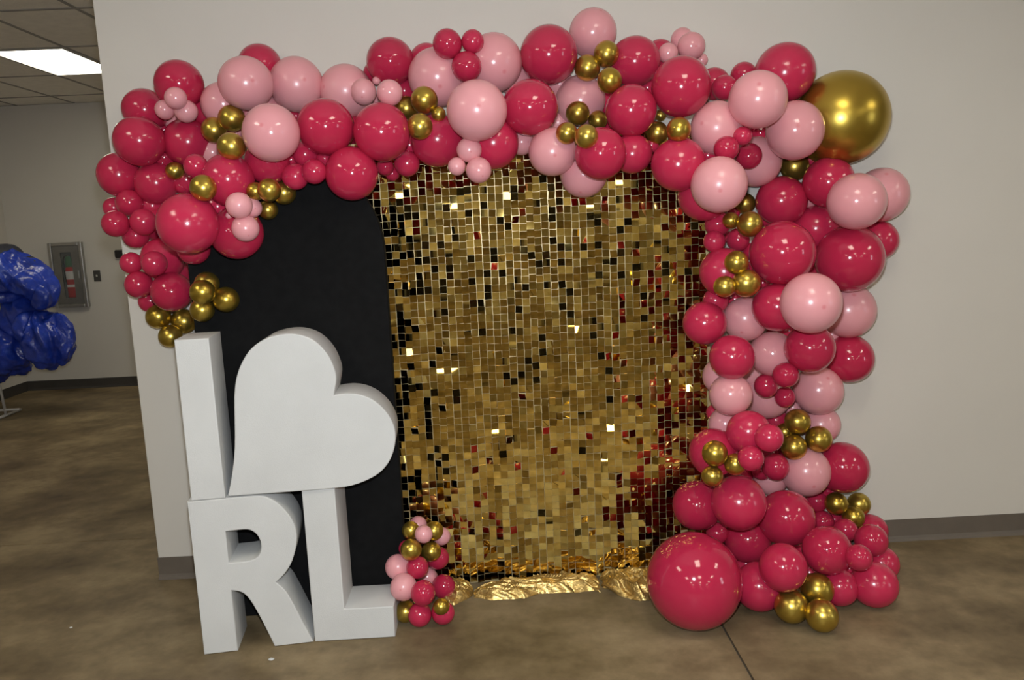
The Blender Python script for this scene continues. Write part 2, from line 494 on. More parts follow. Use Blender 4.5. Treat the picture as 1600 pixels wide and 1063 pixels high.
BALLOONS = [  # kind, centre x, y, z, radius, group, label
    ('hot_pink', -1.205, 3.199, 2.127, 0.0927, 'balloons of the left end of the garland', 'hot pink balloon rising topmost at the left corner, above four tiny pale ones'),
    ('hot_pink', -1.396, 3.308, 2.053, 0.0858, 'balloons of the left end of the garland', 'hot pink balloon on the outer left edge, left of four tiny pale balloons'),
    ('pale_pink', -1.181, 3.087, 2.057, 0.0412, 'balloons of the left end of the garland', 'tiny pale pink balloon, topmost of the four at the left corner'),
    ('pale_pink', -1.256, 3.161, 2.028, 0.0373, 'balloons of the left end of the garland', 'tiny pale pink balloon, leftmost of the four at the left corner'),
    ('pale_pink', -1.172, 3.154, 2.018, 0.0434, 'balloons of the left end of the garland', 'tiny pale pink balloon, rightmost of the four at the left corner'),
    ('pale_pink', -1.307, 3.361, 2.008, 0.0344, 'balloons of the left end of the garland', 'tiny pale pink balloon, lowest and most hidden of the four at left corner'),
    ('hot_pink', -1.387, 3.207, 1.920, 0.0976, 'balloons of the left end of the garland', 'large glossy hot pink balloon, second down along the outer left edge'),
    ('hot_pink', -1.233, 3.297, 1.916, 0.0966, 'balloons of the left end of the garland', 'hot pink balloon directly below the four tiny pale balloons, left of gold trio'),
    ('hot_pink', -1.149, 3.321, 2.055, 0.0758, 'balloons of the left end of the garland', 'mostly hidden hot pink balloon behind the tiny pale four at left corner'),
    ('hot_pink', -1.528, 3.309, 1.800, 0.0881, 'balloons of the left end of the garland', 'hot pink balloon sticking out furthest left of the whole garland'),
    ('hot_pink', -1.375, 3.292, 1.759, 0.0866, 'balloons of the left end of the garland', 'hot pink balloon with window reflections, left of the smallest gold-flanked pink bead'),
    ('gold', -1.279, 3.253, 1.802, 0.0362, 'balloons of the left end of the garland', 'small gold balloon tucked left of a small hot pink one, left end'),
    ('hot_pink', -1.037, 2.829, 1.780, 0.0416, 'balloons of the left end of the garland', 'small hot pink balloon just right of the small gold one, left end'),
    ('hot_pink', -1.273, 3.292, 1.740, 0.0276, 'balloons of the left end of the garland', 'bead sized hot pink balloon between two gold balloons at left end'),
    ('gold', -0.982, 2.726, 1.698, 0.0446, 'balloons of the left end of the garland', 'gold balloon standing alone above the large left pink balloon'),
    ('hot_pink', -0.929, 2.831, 1.729, 0.0904, 'balloons of the left end of the garland', 'hot pink balloon behind the lone gold one, below the left gold trio'),
    ('hot_pink', -0.807, 2.904, 1.791, 0.0809, 'balloons of the left end of the garland', 'shaded hot pink balloon peeking out under the lower left pale pink balloon'),
    ('hot_pink', -1.060, 2.763, 1.581, 0.1043, 'balloons of the left end of the garland', 'largest hot pink balloon of the left end, mottled with ceiling reflections'),
    ('hot_pink', -1.385, 3.319, 1.589, 0.0746, 'balloons of the left end of the garland', 'half hidden hot pink balloon left behind the largest left one'),
    ('hot_pink', -1.482, 3.270, 1.684, 0.0549, 'balloons of the left end of the garland', 'small hot pink balloon, topmost of the cluster on outer left edge'),
    ('hot_pink', -1.503, 3.173, 1.600, 0.0522, 'balloons of the left end of the garland', 'small hot pink balloon, leftmost of the cluster on outer left edge'),
    ('hot_pink', -1.399, 3.188, 1.602, 0.0524, 'balloons of the left end of the garland', 'small hot pink balloon, rightmost of the cluster on outer left edge'),
    ('hot_pink', -1.460, 3.242, 1.551, 0.0521, 'balloons of the left end of the garland', 'small hot pink balloon, lowest of the cluster on outer left edge'),
    ('hot_pink', -1.586, 3.351, 1.670, 0.0429, 'balloons of the left end of the garland', 'sliver of a small hot pink balloon behind the outer left cluster'),
    ('hot_pink', -1.474, 3.206, 1.442, 0.0440, 'balloons of the left end of the garland', 'small hot pink balloon, upper left of the matte trio below left cluster'),
    ('hot_pink', -1.332, 3.090, 1.439, 0.0487, 'balloons of the left end of the garland', 'small hot pink balloon, upper right of the matte trio below left cluster'),
    ('hot_pink', -1.453, 3.204, 1.354, 0.0546, 'balloons of the left end of the garland', 'small hot pink balloon, lowest of the matte trio below left cluster'),
    ('hot_pink', -1.348, 3.209, 1.452, 0.0856, 'balloons of the left end of the garland', 'magenta tinted hot pink balloon behind the matte trio at left end'),
    ('hot_pink', -1.111, 2.924, 1.494, 0.0602, 'balloons of the left end of the garland', 'hot pink balloon hanging right under the largest left pink balloon'),
    ('hot_pink', -1.352, 3.328, 1.379, 0.0675, 'balloons of the left end of the garland', 'shadowed hot pink balloon cut off by the black arch edge'),
    ('hot_pink', -1.303, 3.152, 1.322, 0.0795, 'balloons of the left end of the garland', 'glossy hot pink balloon lowest at left end, above the gold strand'),
    ('hot_pink', -1.477, 3.346, 1.272, 0.0490, 'balloons of the left end of the garland', 'small hot pink balloon peeking out left above the lowest gold balloons'),
    ('gold', -1.430, 3.299, 1.210, 0.0512, 'balloons of the left end of the garland', 'gold balloon furthest left in the strand above letter I'),
    ('gold', -1.344, 3.342, 1.180, 0.0533, 'balloons of the left end of the garland', 'gold balloon right above the top of letter I'),
    ('gold', -1.378, 3.274, 1.128, 0.0483, 'balloons of the left end of the garland', 'lowest gold balloon of the strand, touching top of letter I'),
    ('gold', -1.071, 2.859, 1.335, 0.0454, 'balloons of the left end of the garland', 'gold balloon in the middle of the strand, against black arch'),
    ('gold', -1.082, 2.940, 1.359, 0.0454, 'balloons of the left end of the garland', 'gold balloon half hidden at the top of the left strand'),
    ('gold', -1.016, 2.938, 1.298, 0.0479, 'balloons of the left end of the garland', 'gold balloon furthest right of the strand in front of black arch'),
    ('gold', -1.108, 2.938, 1.263, 0.0444, 'balloons of the left end of the garland', 'gold balloon under the middle one of the strand by black arch'),
    ('hot_pink', -0.936, 2.888, 1.543, 0.0954, 'balloons of the left end of the garland', 'large hot pink balloon hanging over black arch behind pale pink cluster'),
    ('pale_pink', -0.871, 2.740, 1.635, 0.0450, 'balloons of the left end of the garland', 'small pale pink balloon, upper of the cluster over the black arch'),
    ('pale_pink', -0.847, 2.807, 1.627, 0.0338, 'balloons of the left end of the garland', 'small pale pink balloon, right hand behind one over the black arch'),
    ('pale_pink', -0.868, 2.776, 1.557, 0.0470, 'balloons of the left end of the garland', 'small pale pink balloon, lowest of the cluster over the black arch'),
    ('pale_pink', -0.933, 2.813, 1.604, 0.0124, 'balloons of the left end of the garland', 'pea sized pink balloon left of the pale cluster over black arch'),
    ('gold', -0.774, 2.774, 1.684, 0.0400, 'balloons of the left end of the garland', 'gold balloon, central front one of four at black arch top'),
    ('gold', -0.831, 2.807, 1.684, 0.0314, 'balloons of the left end of the garland', 'gold balloon, leftmost and half hidden of four at black arch top'),
    ('gold', -0.766, 2.939, 1.681, 0.0436, 'balloons of the left end of the garland', 'gold balloon, rightmost of four at black arch top'),
    ('gold', -0.833, 2.947, 1.622, 0.0367, 'balloons of the left end of the garland', 'gold balloon, lowest of four at black arch top'),
    ('pale_pink', -0.922, 3.119, 2.106, 0.1015, 'balloons of the garland above the black arch', 'large matte pale pink balloon, leftmost of the two top pale ones'),
    ('pale_pink', -1.047, 3.217, 2.048, 0.0861, 'balloons of the garland above the black arch', 'pale pink balloon behind the gold trio at upper left'),
    ('pale_pink', -0.750, 2.778, 1.876, 0.0979, 'balloons of the garland above the black arch', 'large matte pale pink balloon right of the left gold trio'),
    ('pale_pink', -0.928, 3.313, 2.027, 0.0836, 'balloons of the garland above the black arch', 'pale pink balloon deep behind the three large matte pale ones'),
    ('hot_pink', -0.915, 3.307, 2.204, 0.0880, 'balloons of the garland above the black arch', 'hot pink balloon peeking over the top between two matte pale ones'),
    ('pale_pink', -0.765, 3.264, 2.120, 0.1077, 'balloons of the garland above the black arch', 'large matte pale pink balloon, rightmost of the two top pale ones'),
    ('gold', -0.988, 3.117, 1.979, 0.0504, 'balloons of the garland above the black arch', 'gold balloon, topmost of the trio at upper left'),
    ('gold', -1.073, 3.157, 1.944, 0.0487, 'balloons of the garland above the black arch', 'gold balloon, leftmost of the trio at upper left'),
    ('gold', -0.892, 2.783, 1.838, 0.0474, 'balloons of the garland above the black arch', 'gold balloon, lowest of the trio at upper left'),
    ('hot_pink', -0.383, 3.256, 2.191, 0.0945, 'balloons of the garland above the black arch', 'hot pink balloon at the garland top left of the pink trio'),
    ('hot_pink', -0.242, 3.324, 2.202, 0.0705, 'balloons of the garland above the black arch', 'hidden hot pink balloon peeking up behind a large pale one'),
    ('hot_pink', -0.468, 3.356, 2.172, 0.0395, 'balloons of the garland above the black arch', 'small hidden hot pink balloon behind the top left pink one'),
    ('pale_pink', -0.573, 3.293, 2.092, 0.1050, 'balloons of the garland above the black arch', 'pale pink balloon behind the small pale pair, top left'),
    ('pale_pink', -0.486, 3.183, 2.067, 0.0502, 'balloons of the garland above the black arch', 'small pale pink balloon, left of the pair joined like goggles'),
    ('pale_pink', -0.349, 2.889, 2.011, 0.0456, 'balloons of the garland above the black arch', 'small pale pink balloon, right of the pair joined like goggles'),
    ('pale_pink', -0.438, 3.221, 2.114, 0.0165, 'balloons of the garland above the black arch', 'bead sized pale pink balloon atop the small pale pair'),
    ('pale_pink', -0.456, 3.367, 2.061, 0.0266, 'balloons of the garland above the black arch', 'tiny pale pink balloon half hidden under the small pale pair'),
    ('hot_pink', -0.585, 2.888, 1.902, 0.1007, 'balloons of the garland above the black arch', 'large glossy hot pink balloon right of the lower matte pale one'),
    ('hot_pink', -0.386, 2.889, 1.876, 0.1021, 'balloons of the garland above the black arch', 'large glossy hot pink balloon under the small pale pair'),
    ('hot_pink', -0.506, 2.890, 1.736, 0.0959, 'balloons of the garland above the black arch', 'large hot pink balloon hanging lowest at the sequin panel left corner'),
    ('hot_pink', -0.200, 3.041, 1.854, 0.0993, 'balloons of the garland above the black arch', 'hot pink balloon under the gold four beside small pale trio'),
    ('gold', -0.234, 2.965, 1.993, 0.0492, 'balloons of the garland above the black arch', 'gold balloon, topmost of the four left of the big pale one'),
    ('gold', -0.333, 3.285, 2.014, 0.0481, 'balloons of the garland above the black arch', 'gold balloon, leftmost of the four left of the big pale one'),
    ('gold', -0.249, 2.889, 1.890, 0.0459, 'balloons of the garland above the black arch', 'gold balloon, lowest of the four left of the big pale one'),
    ('gold', -0.185, 2.969, 1.941, 0.0271, 'balloons of the garland above the black arch', 'smallest gold balloon, rightmost of the four left of big pale one'),
    ('hot_pink', -0.342, 3.337, 2.090, 0.0553, 'balloons of the garland above the black arch', 'small shaded hot pink balloon behind the gold four, top left'),
    ('hot_pink', -0.406, 3.067, 1.767, 0.0331, 'balloons of the garland above the black arch', 'tiny hot pink balloon right of the one at panel left corner'),
    ('hot_pink', -0.319, 3.039, 1.774, 0.0486, 'balloons of the garland above the black arch', 'small hot pink balloon at the upper left edge of sequin panel'),
    ('hot_pink', -0.386, 3.112, 1.743, 0.0274, 'balloons of the garland above the black arch', 'tiny dark pink balloon hidden under two small ones at panel corner'),
    ('hot_pink', -0.707, 2.885, 1.733, 0.0473, 'balloons of the garland above the black arch', 'small hot pink balloon, left of the pair above black arch'),
    ('hot_pink', -0.631, 2.853, 1.746, 0.0444, 'balloons of the garland above the black arch', 'small hot pink balloon, right of the pair above black arch'),
    ('hot_pink', -0.677, 2.937, 1.815, 0.0468, 'balloons of the garland above the black arch', 'small hot pink balloon behind and above the pair over black arch'),
    ('hot_pink', -0.144, 3.090, 2.213, 0.0557, 'balloons of the garland above the sequin panel', 'small hot pink balloon, left of the trio at the top'),
    ('hot_pink', -0.048, 3.093, 2.219, 0.0436, 'balloons of the garland above the sequin panel', 'small hot pink balloon, upper right of the trio at the top'),
    ('hot_pink', -0.076, 3.084, 2.127, 0.0570, 'balloons of the garland above the sequin panel', 'small hot pink balloon, lowest of the trio at the top'),
    ('pale_pink', -0.196, 3.193, 2.113, 0.1132, 'balloons of the garland above the sequin panel', 'large pale pink balloon behind left of the small pink trio'),
    ('pale_pink', 0.028, 3.196, 2.159, 0.1132, 'balloons of the garland above the sequin panel', 'large pale pink balloon behind right of the small pink trio'),
    ('pale_pink', -0.042, 2.868, 1.934, 0.1069, 'balloons of the garland above the sequin panel', 'largest front pale pink balloon, below the small pink trio'),
    ('pale_pink', -0.078, 2.926, 1.804, 0.0456, 'balloons of the garland above the sequin panel', 'small pale pink balloon, topmost of the trio over sequin panel'),
    ('pale_pink', -0.126, 2.922, 1.747, 0.0328, 'balloons of the garland above the sequin panel', 'small pale pink balloon, leftmost of the trio over sequin panel'),
    ('pale_pink', -0.047, 2.906, 1.729, 0.0466, 'balloons of the garland above the sequin panel', 'small pale pink balloon, lowest right of the trio over sequin panel'),
    ('hot_pink', 0.012, 3.014, 1.833, 0.0963, 'balloons of the garland above the sequin panel', 'hot pink balloon under the largest front pale one, over panel'),
    ('hot_pink', 0.153, 2.977, 1.951, 0.1028, 'balloons of the garland above the sequin panel', 'hot pink balloon right beside the largest front pale one'),
    ('pale_pink', 0.121, 3.090, 1.840, 0.0494, 'balloons of the garland above the sequin panel', 'hidden pale pink balloon glimpsed above sequins between pink and pale ones'),
    ('pale_pink', 0.117, 3.325, 2.113, 0.0683, 'balloons of the garland above the sequin panel', 'sliver of pale pink balloon left of the big top pink one'),
    ('hot_pink', 0.246, 3.196, 2.180, 0.1132, 'balloons of the garland above the sequin panel', 'large matte hot pink balloon at top left of the highest pale one'),
    ('pale_pink', 0.436, 3.301, 2.280, 0.0958, 'balloons of the garland above the sequin panel', 'pale pink balloon highest of the whole garland'),
    ('gold', 0.473, 3.195, 2.174, 0.0504, 'balloons of the garland above the sequin panel', 'gold balloon, topmost of the trio under the highest pale balloon'),
    ('gold', 0.396, 3.193, 2.124, 0.0504, 'balloons of the garland above the sequin panel', 'gold balloon, leftmost of the trio under the highest pale balloon'),
    ('gold', 0.460, 3.043, 2.047, 0.0470, 'balloons of the garland above the sequin panel', 'gold balloon, lowest of the trio under the highest pale balloon'),
    ('hot_pink', 0.595, 3.251, 2.152, 0.1001, 'balloons of the garland above the sequin panel', 'matte hot pink balloon right of the upper gold trio'),
    ('hot_pink', 0.713, 3.331, 2.188, 0.0631, 'balloons of the garland above the sequin panel', 'hidden hot pink balloon left behind the little pale cluster at top'),
    ('pale_pink', 0.810, 3.347, 2.248, 0.0474, 'balloons of the garland above the sequin panel', 'small pale pink balloon, topmost of the cluster at top right'),
    ('pale_pink', 0.826, 3.263, 2.204, 0.0553, 'balloons of the garland above the sequin panel', 'small pale pink balloon, largest of the cluster at top right'),
    ('pale_pink', 0.727, 3.240, 2.176, 0.0396, 'balloons of the garland above the sequin panel', 'small pale pink balloon, leftmost of the cluster at top right'),
    ('pale_pink', 0.894, 3.366, 2.168, 0.0266, 'balloons of the garland above the sequin panel', 'small pale pink balloon, lowest right of the cluster at top right'),
    ('hot_pink', 0.728, 3.037, 2.012, 0.1122, 'balloons of the garland above the sequin panel', 'large matte hot pink balloon below the little pale cluster'),
    ('pale_pink', 0.377, 3.295, 2.016, 0.1020, 'balloons of the garland above the sequin panel', 'pale pink balloon behind the gold four above sequin panel middle'),
    ('hot_pink', 0.539, 3.045, 1.934, 0.0970, 'balloons of the garland above the sequin panel', 'hot pink balloon between the gold four and the gold pair'),
    ('gold', 0.351, 3.180, 1.951, 0.0468, 'balloons of the garland above the sequin panel', 'gold balloon, topmost of the four above panel middle'),
    ('gold', 0.436, 3.228, 1.926, 0.0386, 'balloons of the garland above the sequin panel', 'gold balloon, rightmost of the four above panel middle'),
    ('gold', 0.277, 2.886, 1.844, 0.0392, 'balloons of the garland above the sequin panel', 'gold balloon, leftmost of the four above panel middle'),
    ('gold', 0.338, 2.809, 1.822, 0.0415, 'balloons of the garland above the sequin panel', 'gold balloon, lowest front one of the four above panel middle'),
    ('pale_pink', 0.230, 2.980, 1.789, 0.0895, 'balloons of the garland above the sequin panel', 'pale pink balloon hanging left under the gold four'),
    ('hot_pink', 0.398, 2.901, 1.768, 0.0943, 'balloons of the garland above the sequin panel', 'hot pink balloon hanging right under the gold four'),
    ('hot_pink', 0.544, 3.066, 1.777, 0.0763, 'balloons of the garland above the sequin panel', 'dark hot pink balloon behind and right of the hanging one'),
    ('pale_pink', 0.353, 3.051, 1.709, 0.0909, 'balloons of the garland above the sequin panel', 'pale pink balloon hanging lowest in front of sequin panel top'),
    ('gold', 0.646, 3.096, 1.854, 0.0434, 'balloons of the garland above the sequin panel', 'gold balloon, left of the pair near the right corner'),
    ('gold', 0.688, 2.912, 1.843, 0.0443, 'balloons of the garland above the sequin panel', 'gold balloon, right of the pair near the right corner'),
    ('gold', 0.720, 3.368, 1.952, 0.0242, 'balloons of the garland above the sequin panel', 'tiny gold balloon behind the gold pair near right corner'),
    ('hot_pink', 0.696, 2.958, 1.721, 0.1001, 'balloons of the garland above the sequin panel', 'hot pink balloon under the gold pair at panel upper right'),
    ('hot_pink', 0.813, 3.040, 1.609, 0.1011, 'balloons of the garland above the sequin panel', 'shaded hot pink balloon behind the pale one at panel right corner'),
    ('hot_pink', 1.187, 3.214, 2.077, 0.1175, 'balloons of the upper right corner of the garland', 'large hot pink balloon on top left of the giant gold one'),
    ('hot_pink', 1.062, 3.340, 2.097, 0.0530, 'balloons of the upper right corner of the garland', 'small hot pink balloon peeking above the round front pale one'),
    ('hot_pink', 0.949, 3.227, 2.032, 0.0501, 'balloons of the upper right corner of the garland', 'small glossy hot pink balloon left of the round front pale one'),
    ('hot_pink', 0.934, 3.329, 2.065, 0.0661, 'balloons of the upper right corner of the garland', 'hidden hot pink balloon right behind the large matte pink one'),
    ('pale_pink', 0.982, 2.925, 1.938, 0.1039, 'balloons of the upper right corner of the garland', 'front pale pink balloon with a dark crown dot, right corner top'),
    ('pale_pink', 1.184, 3.093, 1.839, 0.1118, 'balloons of the upper right corner of the garland', 'pale pink balloon overlapping the giant gold balloon'),
    ('pale_pink', 0.864, 3.040, 1.856, 0.0999, 'balloons of the upper right corner of the garland', 'pale pink balloon left behind the small pink trio at right corner'),
    ('pale_pink', 1.094, 3.278, 1.738, 0.1032, 'balloons of the upper right corner of the garland', 'pale pink balloon right behind the small pink trio at right corner'),
    ('hot_pink', 1.132, 3.340, 1.859, 0.0536, 'balloons of the upper right corner of the garland', 'hidden hot pink balloon between three pale ones at right corner'),
    ('hot_pink', 0.935, 2.952, 1.814, 0.0344, 'balloons of the upper right corner of the garland', 'small hot pink balloon, topmost of the trio at right corner'),
    ('hot_pink', 0.870, 2.938, 1.770, 0.0461, 'balloons of the upper right corner of the garland', 'small hot pink balloon, leftmost of the trio at right corner'),
    ('hot_pink', 1.024, 3.156, 1.754, 0.0522, 'balloons of the upper right corner of the garland', 'small hot pink balloon, lowest right of the trio at right corner'),
    ('pale_pink', 0.818, 2.854, 1.637, 0.1005, 'balloons of the upper right corner of the garland', 'front pale pink balloon overhanging the sequin panel right edge'),
    ('gold', 1.417, 3.215, 1.891, 0.1858, 'balloons of the upper right corner of the garland', 'giant gold balloon at the outer upper right corner'),
    ('gold', 1.278, 3.336, 1.716, 0.0594, 'balloons of the upper right corner of the garland', 'small gold balloon in shade below the giant gold one'),
    ('hot_pink', 1.360, 3.190, 1.640, 0.1010, 'balloons of the upper right corner of the garland', 'hot pink balloon under the giant gold balloon'),
    ('pale_pink', 1.399, 3.023, 1.556, 0.1085, 'balloons of the upper right corner of the garland', 'front matte pale pink balloon with crown dot, outer right'),
    ('pale_pink', 1.624, 3.286, 1.581, 0.1112, 'balloons of the upper right corner of the garland', 'pale pink balloon sticking out furthest right on the garland'),
    ('hot_pink', 1.200, 3.276, 1.574, 0.1040, 'balloons of the upper right corner of the garland', 'glossy hot pink balloon right of the gold trio, right column top'),
    ('hot_pink', 1.356, 3.299, 1.454, 0.0973, 'balloons of the upper right corner of the garland', 'hot pink balloon behind and between two large glossy ones'),
    ('gold', 1.071, 3.350, 1.571, 0.0436, 'balloons of the right column of the garland', 'gold balloon, topmost of the upper trio by panel edge'),
    ('gold', 0.912, 3.023, 1.505, 0.0321, 'balloons of the right column of the garland', 'gold balloon, leftmost of the upper trio by panel edge'),
    ('gold', 0.971, 2.983, 1.489, 0.0487, 'balloons of the right column of the garland', 'gold balloon, largest of the upper trio by panel edge'),
    ('hot_pink', 0.879, 3.091, 1.494, 0.0504, 'balloons of the right column of the garland', 'small shaded pink balloon left behind the upper gold trio'),
    ('hot_pink', 0.853, 3.045, 1.428, 0.0424, 'balloons of the right column of the garland', 'small shaded pink balloon touching the panel edge, below another'),
    ('hot_pink', 1.039, 3.344, 1.419, 0.0493, 'balloons of the right column of the garland', 'small shaded pink balloon under the largest of upper gold trio'),
    ('hot_pink', 0.886, 3.030, 1.308, 0.0948, 'balloons of the right column of the garland', 'dark hot pink balloon behind the lower gold trio by panel edge'),
    ('gold', 0.897, 2.907, 1.350, 0.0442, 'balloons of the right column of the garland', 'gold balloon, topmost of the lower trio by panel edge'),
    ('gold', 0.851, 2.903, 1.263, 0.0407, 'balloons of the right column of the garland', 'gold balloon, leftmost of the lower trio by panel edge'),
    ('gold', 0.935, 2.911, 1.271, 0.0529, 'balloons of the right column of the garland', 'gold balloon, largest of the lower trio by panel edge'),
    ('hot_pink', 0.869, 3.090, 1.190, 0.0511, 'balloons of the right column of the garland', 'shaded hot pink balloon just beneath the lower gold trio'),
    ('hot_pink', 1.087, 2.956, 1.375, 0.1215, 'balloons of the right column of the garland', 'largest glossy hot pink balloon, left of the pair mid right column'),
    ('hot_pink', 1.431, 3.146, 1.330, 0.1349, 'balloons of the right column of the garland', 'largest glossy hot pink balloon, right of the pair mid right column'),
    ('hot_pink', 1.632, 3.314, 1.390, 0.0817, 'balloons of the right column of the garland', 'hot pink balloon half hidden at the outer right edge'),
    ('pale_pink', 1.130, 2.787, 1.199, 0.1088, 'balloons of the right column of the garland', 'front pale pink balloon centred below the two largest pink ones'),
    ('pale_pink', 1.491, 3.280, 1.099, 0.1147, 'balloons of the right column of the garland', 'pale pink balloon at outer right behind the front pale one'),
    ('hot_pink', 1.069, 2.958, 1.169, 0.0933, 'balloons of the right column of the garland', 'hot pink balloon left behind the front pale one, mid column'),
    ('pale_pink', 0.987, 3.088, 1.111, 0.0886, 'balloons of the right column of the garland', 'pale pink balloon between two pink ones below the lower gold trio'),
    ('hot_pink', 0.806, 3.018, 1.112, 0.0853, 'balloons of the right column of the garland', 'glossy hot pink balloon overlapping the panel edge at mid height'),
    ('hot_pink', 0.880, 2.910, 0.991, 0.0853, 'balloons of the right column of the garland', 'hot pink balloon left of the shiny pale one, mid column'),
    ('pale_pink', 1.096, 3.084, 0.965, 0.0904, 'balloons of the right column of the garland', 'shiny pale pink balloon between two hot pink ones, mid column'),
    ('hot_pink', 1.196, 2.955, 1.003, 0.0941, 'balloons of the right column of the garland', 'matte hot pink balloon below the front pale one, mid column'),
    ('hot_pink', 1.504, 3.293, 0.890, 0.1038, 'balloons of the right column of the garland', 'hot pink balloon at the outer right edge, lower mid column'),
    ('pale_pink', 0.880, 2.928, 0.841, 0.0815, 'balloons of the right column of the garland', 'pale pink balloon lower left, below the matte pink one'),
    ('pale_pink', 1.148, 3.293, 0.744, 0.1029, 'balloons of the right column of the garland', 'pale pink balloon behind the three small pink ones, lower column'),
    ('pale_pink', 1.364, 3.272, 0.758, 0.1050, 'balloons of the right column of the garland', 'front pale pink balloon right of the three small pink ones'),
    ('hot_pink', 1.103, 2.954, 0.903, 0.0497, 'balloons of the right column of the garland', 'small matte pink balloon, topmost of the lower column trio'),
    ('hot_pink', 1.071, 3.082, 0.835, 0.0480, 'balloons of the right column of the garland', 'small matte pink balloon, leftmost of the lower column trio'),
    ('hot_pink', 1.179, 3.166, 0.762, 0.0428, 'balloons of the right column of the garland', 'small matte pink balloon, lowest of the lower column trio'),
    ('pale_pink', 0.886, 3.064, 0.887, 0.0772, 'balloons of the right column of the garland', 'lilac shaded pale balloon behind, showing along the sequin panel edge'),
    ('pale_pink', 0.885, 3.020, 0.700, 0.0666, 'balloons of the right column of the garland', 'pale pink balloon peeking above the pink one with gold trio'),
    ('hot_pink', 0.866, 3.105, 0.727, 0.0341, 'balloons of the right column of the garland', 'small dark magenta balloon hidden at the panel edge'),
    ('pale_pink', 1.397, 3.316, 0.597, 0.0818, 'balloons of the right column of the garland', 'pale pink balloon behind the upper right gold four'),
    ('hot_pink', 1.208, 3.342, 0.617, 0.0510, 'balloons of the right column of the garland', 'hidden magenta balloon left behind the gold four, lower column'),
    ('gold', 1.253, 3.215, 0.641, 0.0546, 'balloons of the right column of the garland', 'gold balloon, topmost of the four in lower column'),
    ('gold', 1.343, 3.210, 0.561, 0.0561, 'balloons of the right column of the garland', 'gold balloon, rightmost of the four in lower column'),
    ('gold', 1.228, 3.188, 0.538, 0.0544, 'balloons of the right column of the garland', 'gold balloon, lowest of the four in lower column'),
    ('gold', 1.218, 3.268, 0.584, 0.0389, 'balloons of the right column of the garland', 'gold balloon, half hidden leftmost of the four in lower column'),
    ('hot_pink', 0.926, 2.858, 0.708, 0.0826, 'balloons of the right column of the garland', 'hot pink balloon behind the small pink four, lower column'),
    ('hot_pink', 0.964, 2.742, 0.717, 0.0514, 'balloons of the right column of the garland', 'small glossy pink balloon, topmost of four beside gold ones'),
    ('hot_pink', 0.901, 2.752, 0.641, 0.0470, 'balloons of the right column of the garland', 'small glossy pink balloon, leftmost of four beside gold ones'),
    ('hot_pink', 1.146, 3.177, 0.458, 0.0571, 'balloons of the right column of the garland', 'small glossy pink balloon, lowest right of four beside gold ones'),
    ('hot_pink', 1.114, 3.257, 0.420, 0.0446, 'balloons of the right column of the garland', 'small pink balloon half hidden, lowest of four beside gold ones'),
    ('hot_pink', 0.811, 2.923, 0.616, 0.0947, 'balloons of the right column of the garland', 'hot pink balloon behind the left gold trio, low on panel edge'),
    ('gold', 0.782, 2.800, 0.651, 0.0477, 'balloons of the right column of the garland', 'gold balloon, topmost of the left trio low on panel edge'),
    ('gold', 0.778, 2.822, 0.556, 0.0399, 'balloons of the right column of the garland', 'gold balloon, lowest of the left trio low on panel edge'),
    ('gold', 0.861, 2.811, 0.601, 0.0409, 'balloons of the right column of the garland', 'gold balloon, rightmost of the left trio low on panel edge'),
    ('pale_pink', 1.294, 3.225, 0.415, 0.1052, 'balloons of the right column of the garland', 'glossy pale pink balloon right below the gold four, lower column'),
    ('pale_pink', 1.176, 3.320, 0.358, 0.0741, 'balloons of the right column of the garland', 'hidden pale pink balloon under the small glossy pink four'),
    ('hot_pink', 1.481, 3.285, 0.404, 0.1114, 'balloons of the right column of the garland', 'hot pink balloon at right edge beside the glossy pale one'),
    ('hot_pink', 0.774, 3.039, 0.359, 0.1007, 'balloons piled at the foot of the right column', 'hot pink balloon directly above the giant pink one'),
    ('hot_pink', 0.906, 2.915, 0.410, 0.1067, 'balloons piled at the foot of the right column', 'glossy hot pink balloon below the left gold trio, foot of column'),
    ('hot_pink', 1.137, 3.027, 0.289, 0.1140, 'balloons piled at the foot of the right column', 'large hot pink balloon in the upper middle of the pile'),
    ('hot_pink', 1.395, 3.346, 0.232, 0.0491, 'balloons piled at the foot of the right column', 'small hot pink balloon left of the gold trio on the pile'),
    ('gold', 1.454, 3.278, 0.242, 0.0496, 'balloons piled at the foot of the right column', 'gold balloon, leftmost of the trio above the right pile'),
    ('gold', 1.586, 3.343, 0.208, 0.0506, 'balloons piled at the foot of the right column', 'gold balloon, rightmost of the trio above the right pile'),
    ('gold', 1.532, 3.278, 0.175, 0.0483, 'balloons piled at the foot of the right column', 'gold balloon, lowest of the trio above the right pile'),
    ('hot_pink', 1.412, 3.320, 0.144, 0.0504, 'balloons piled at the foot of the right column', 'small hot pink balloon below left of the pile gold trio'),
    ('hot_pink', 1.483, 3.358, 0.135, 0.0378, 'balloons piled at the foot of the right column', 'tiny dark pink balloon hidden under the pile gold trio'),
    ('hot_pink', 1.472, 3.222, 0.141, 0.0504, 'balloons piled at the foot of the right column', 'small hot pink balloon right below the pile gold trio'),
    ('hot_pink', 1.480, 3.005, 0.183, 0.0655, 'balloons piled at the foot of the right column', 'hot pink balloon at right of the pile, front of an overlapping two'),
    ('hot_pink', 1.636, 3.324, 0.088, 0.0723, 'balloons piled at the foot of the right column', 'hot pink balloon at right of the pile, back of an overlapping two'),
    ('hot_pink', 1.221, 2.827, 0.232, 0.0925, 'balloons piled at the foot of the right column', 'glossy hot pink balloon in the middle of the right pile'),
    ('hot_pink', 1.298, 2.726, 0.245, 0.0477, 'balloons piled at the foot of the right column', 'small hot pink balloon at the right end of the pile'),
    ('hot_pink', 1.534, 3.024, 0.072, 0.0715, 'balloons piled at the foot of the right column', 'hot pink balloon furthest right of the pile, half hidden'),
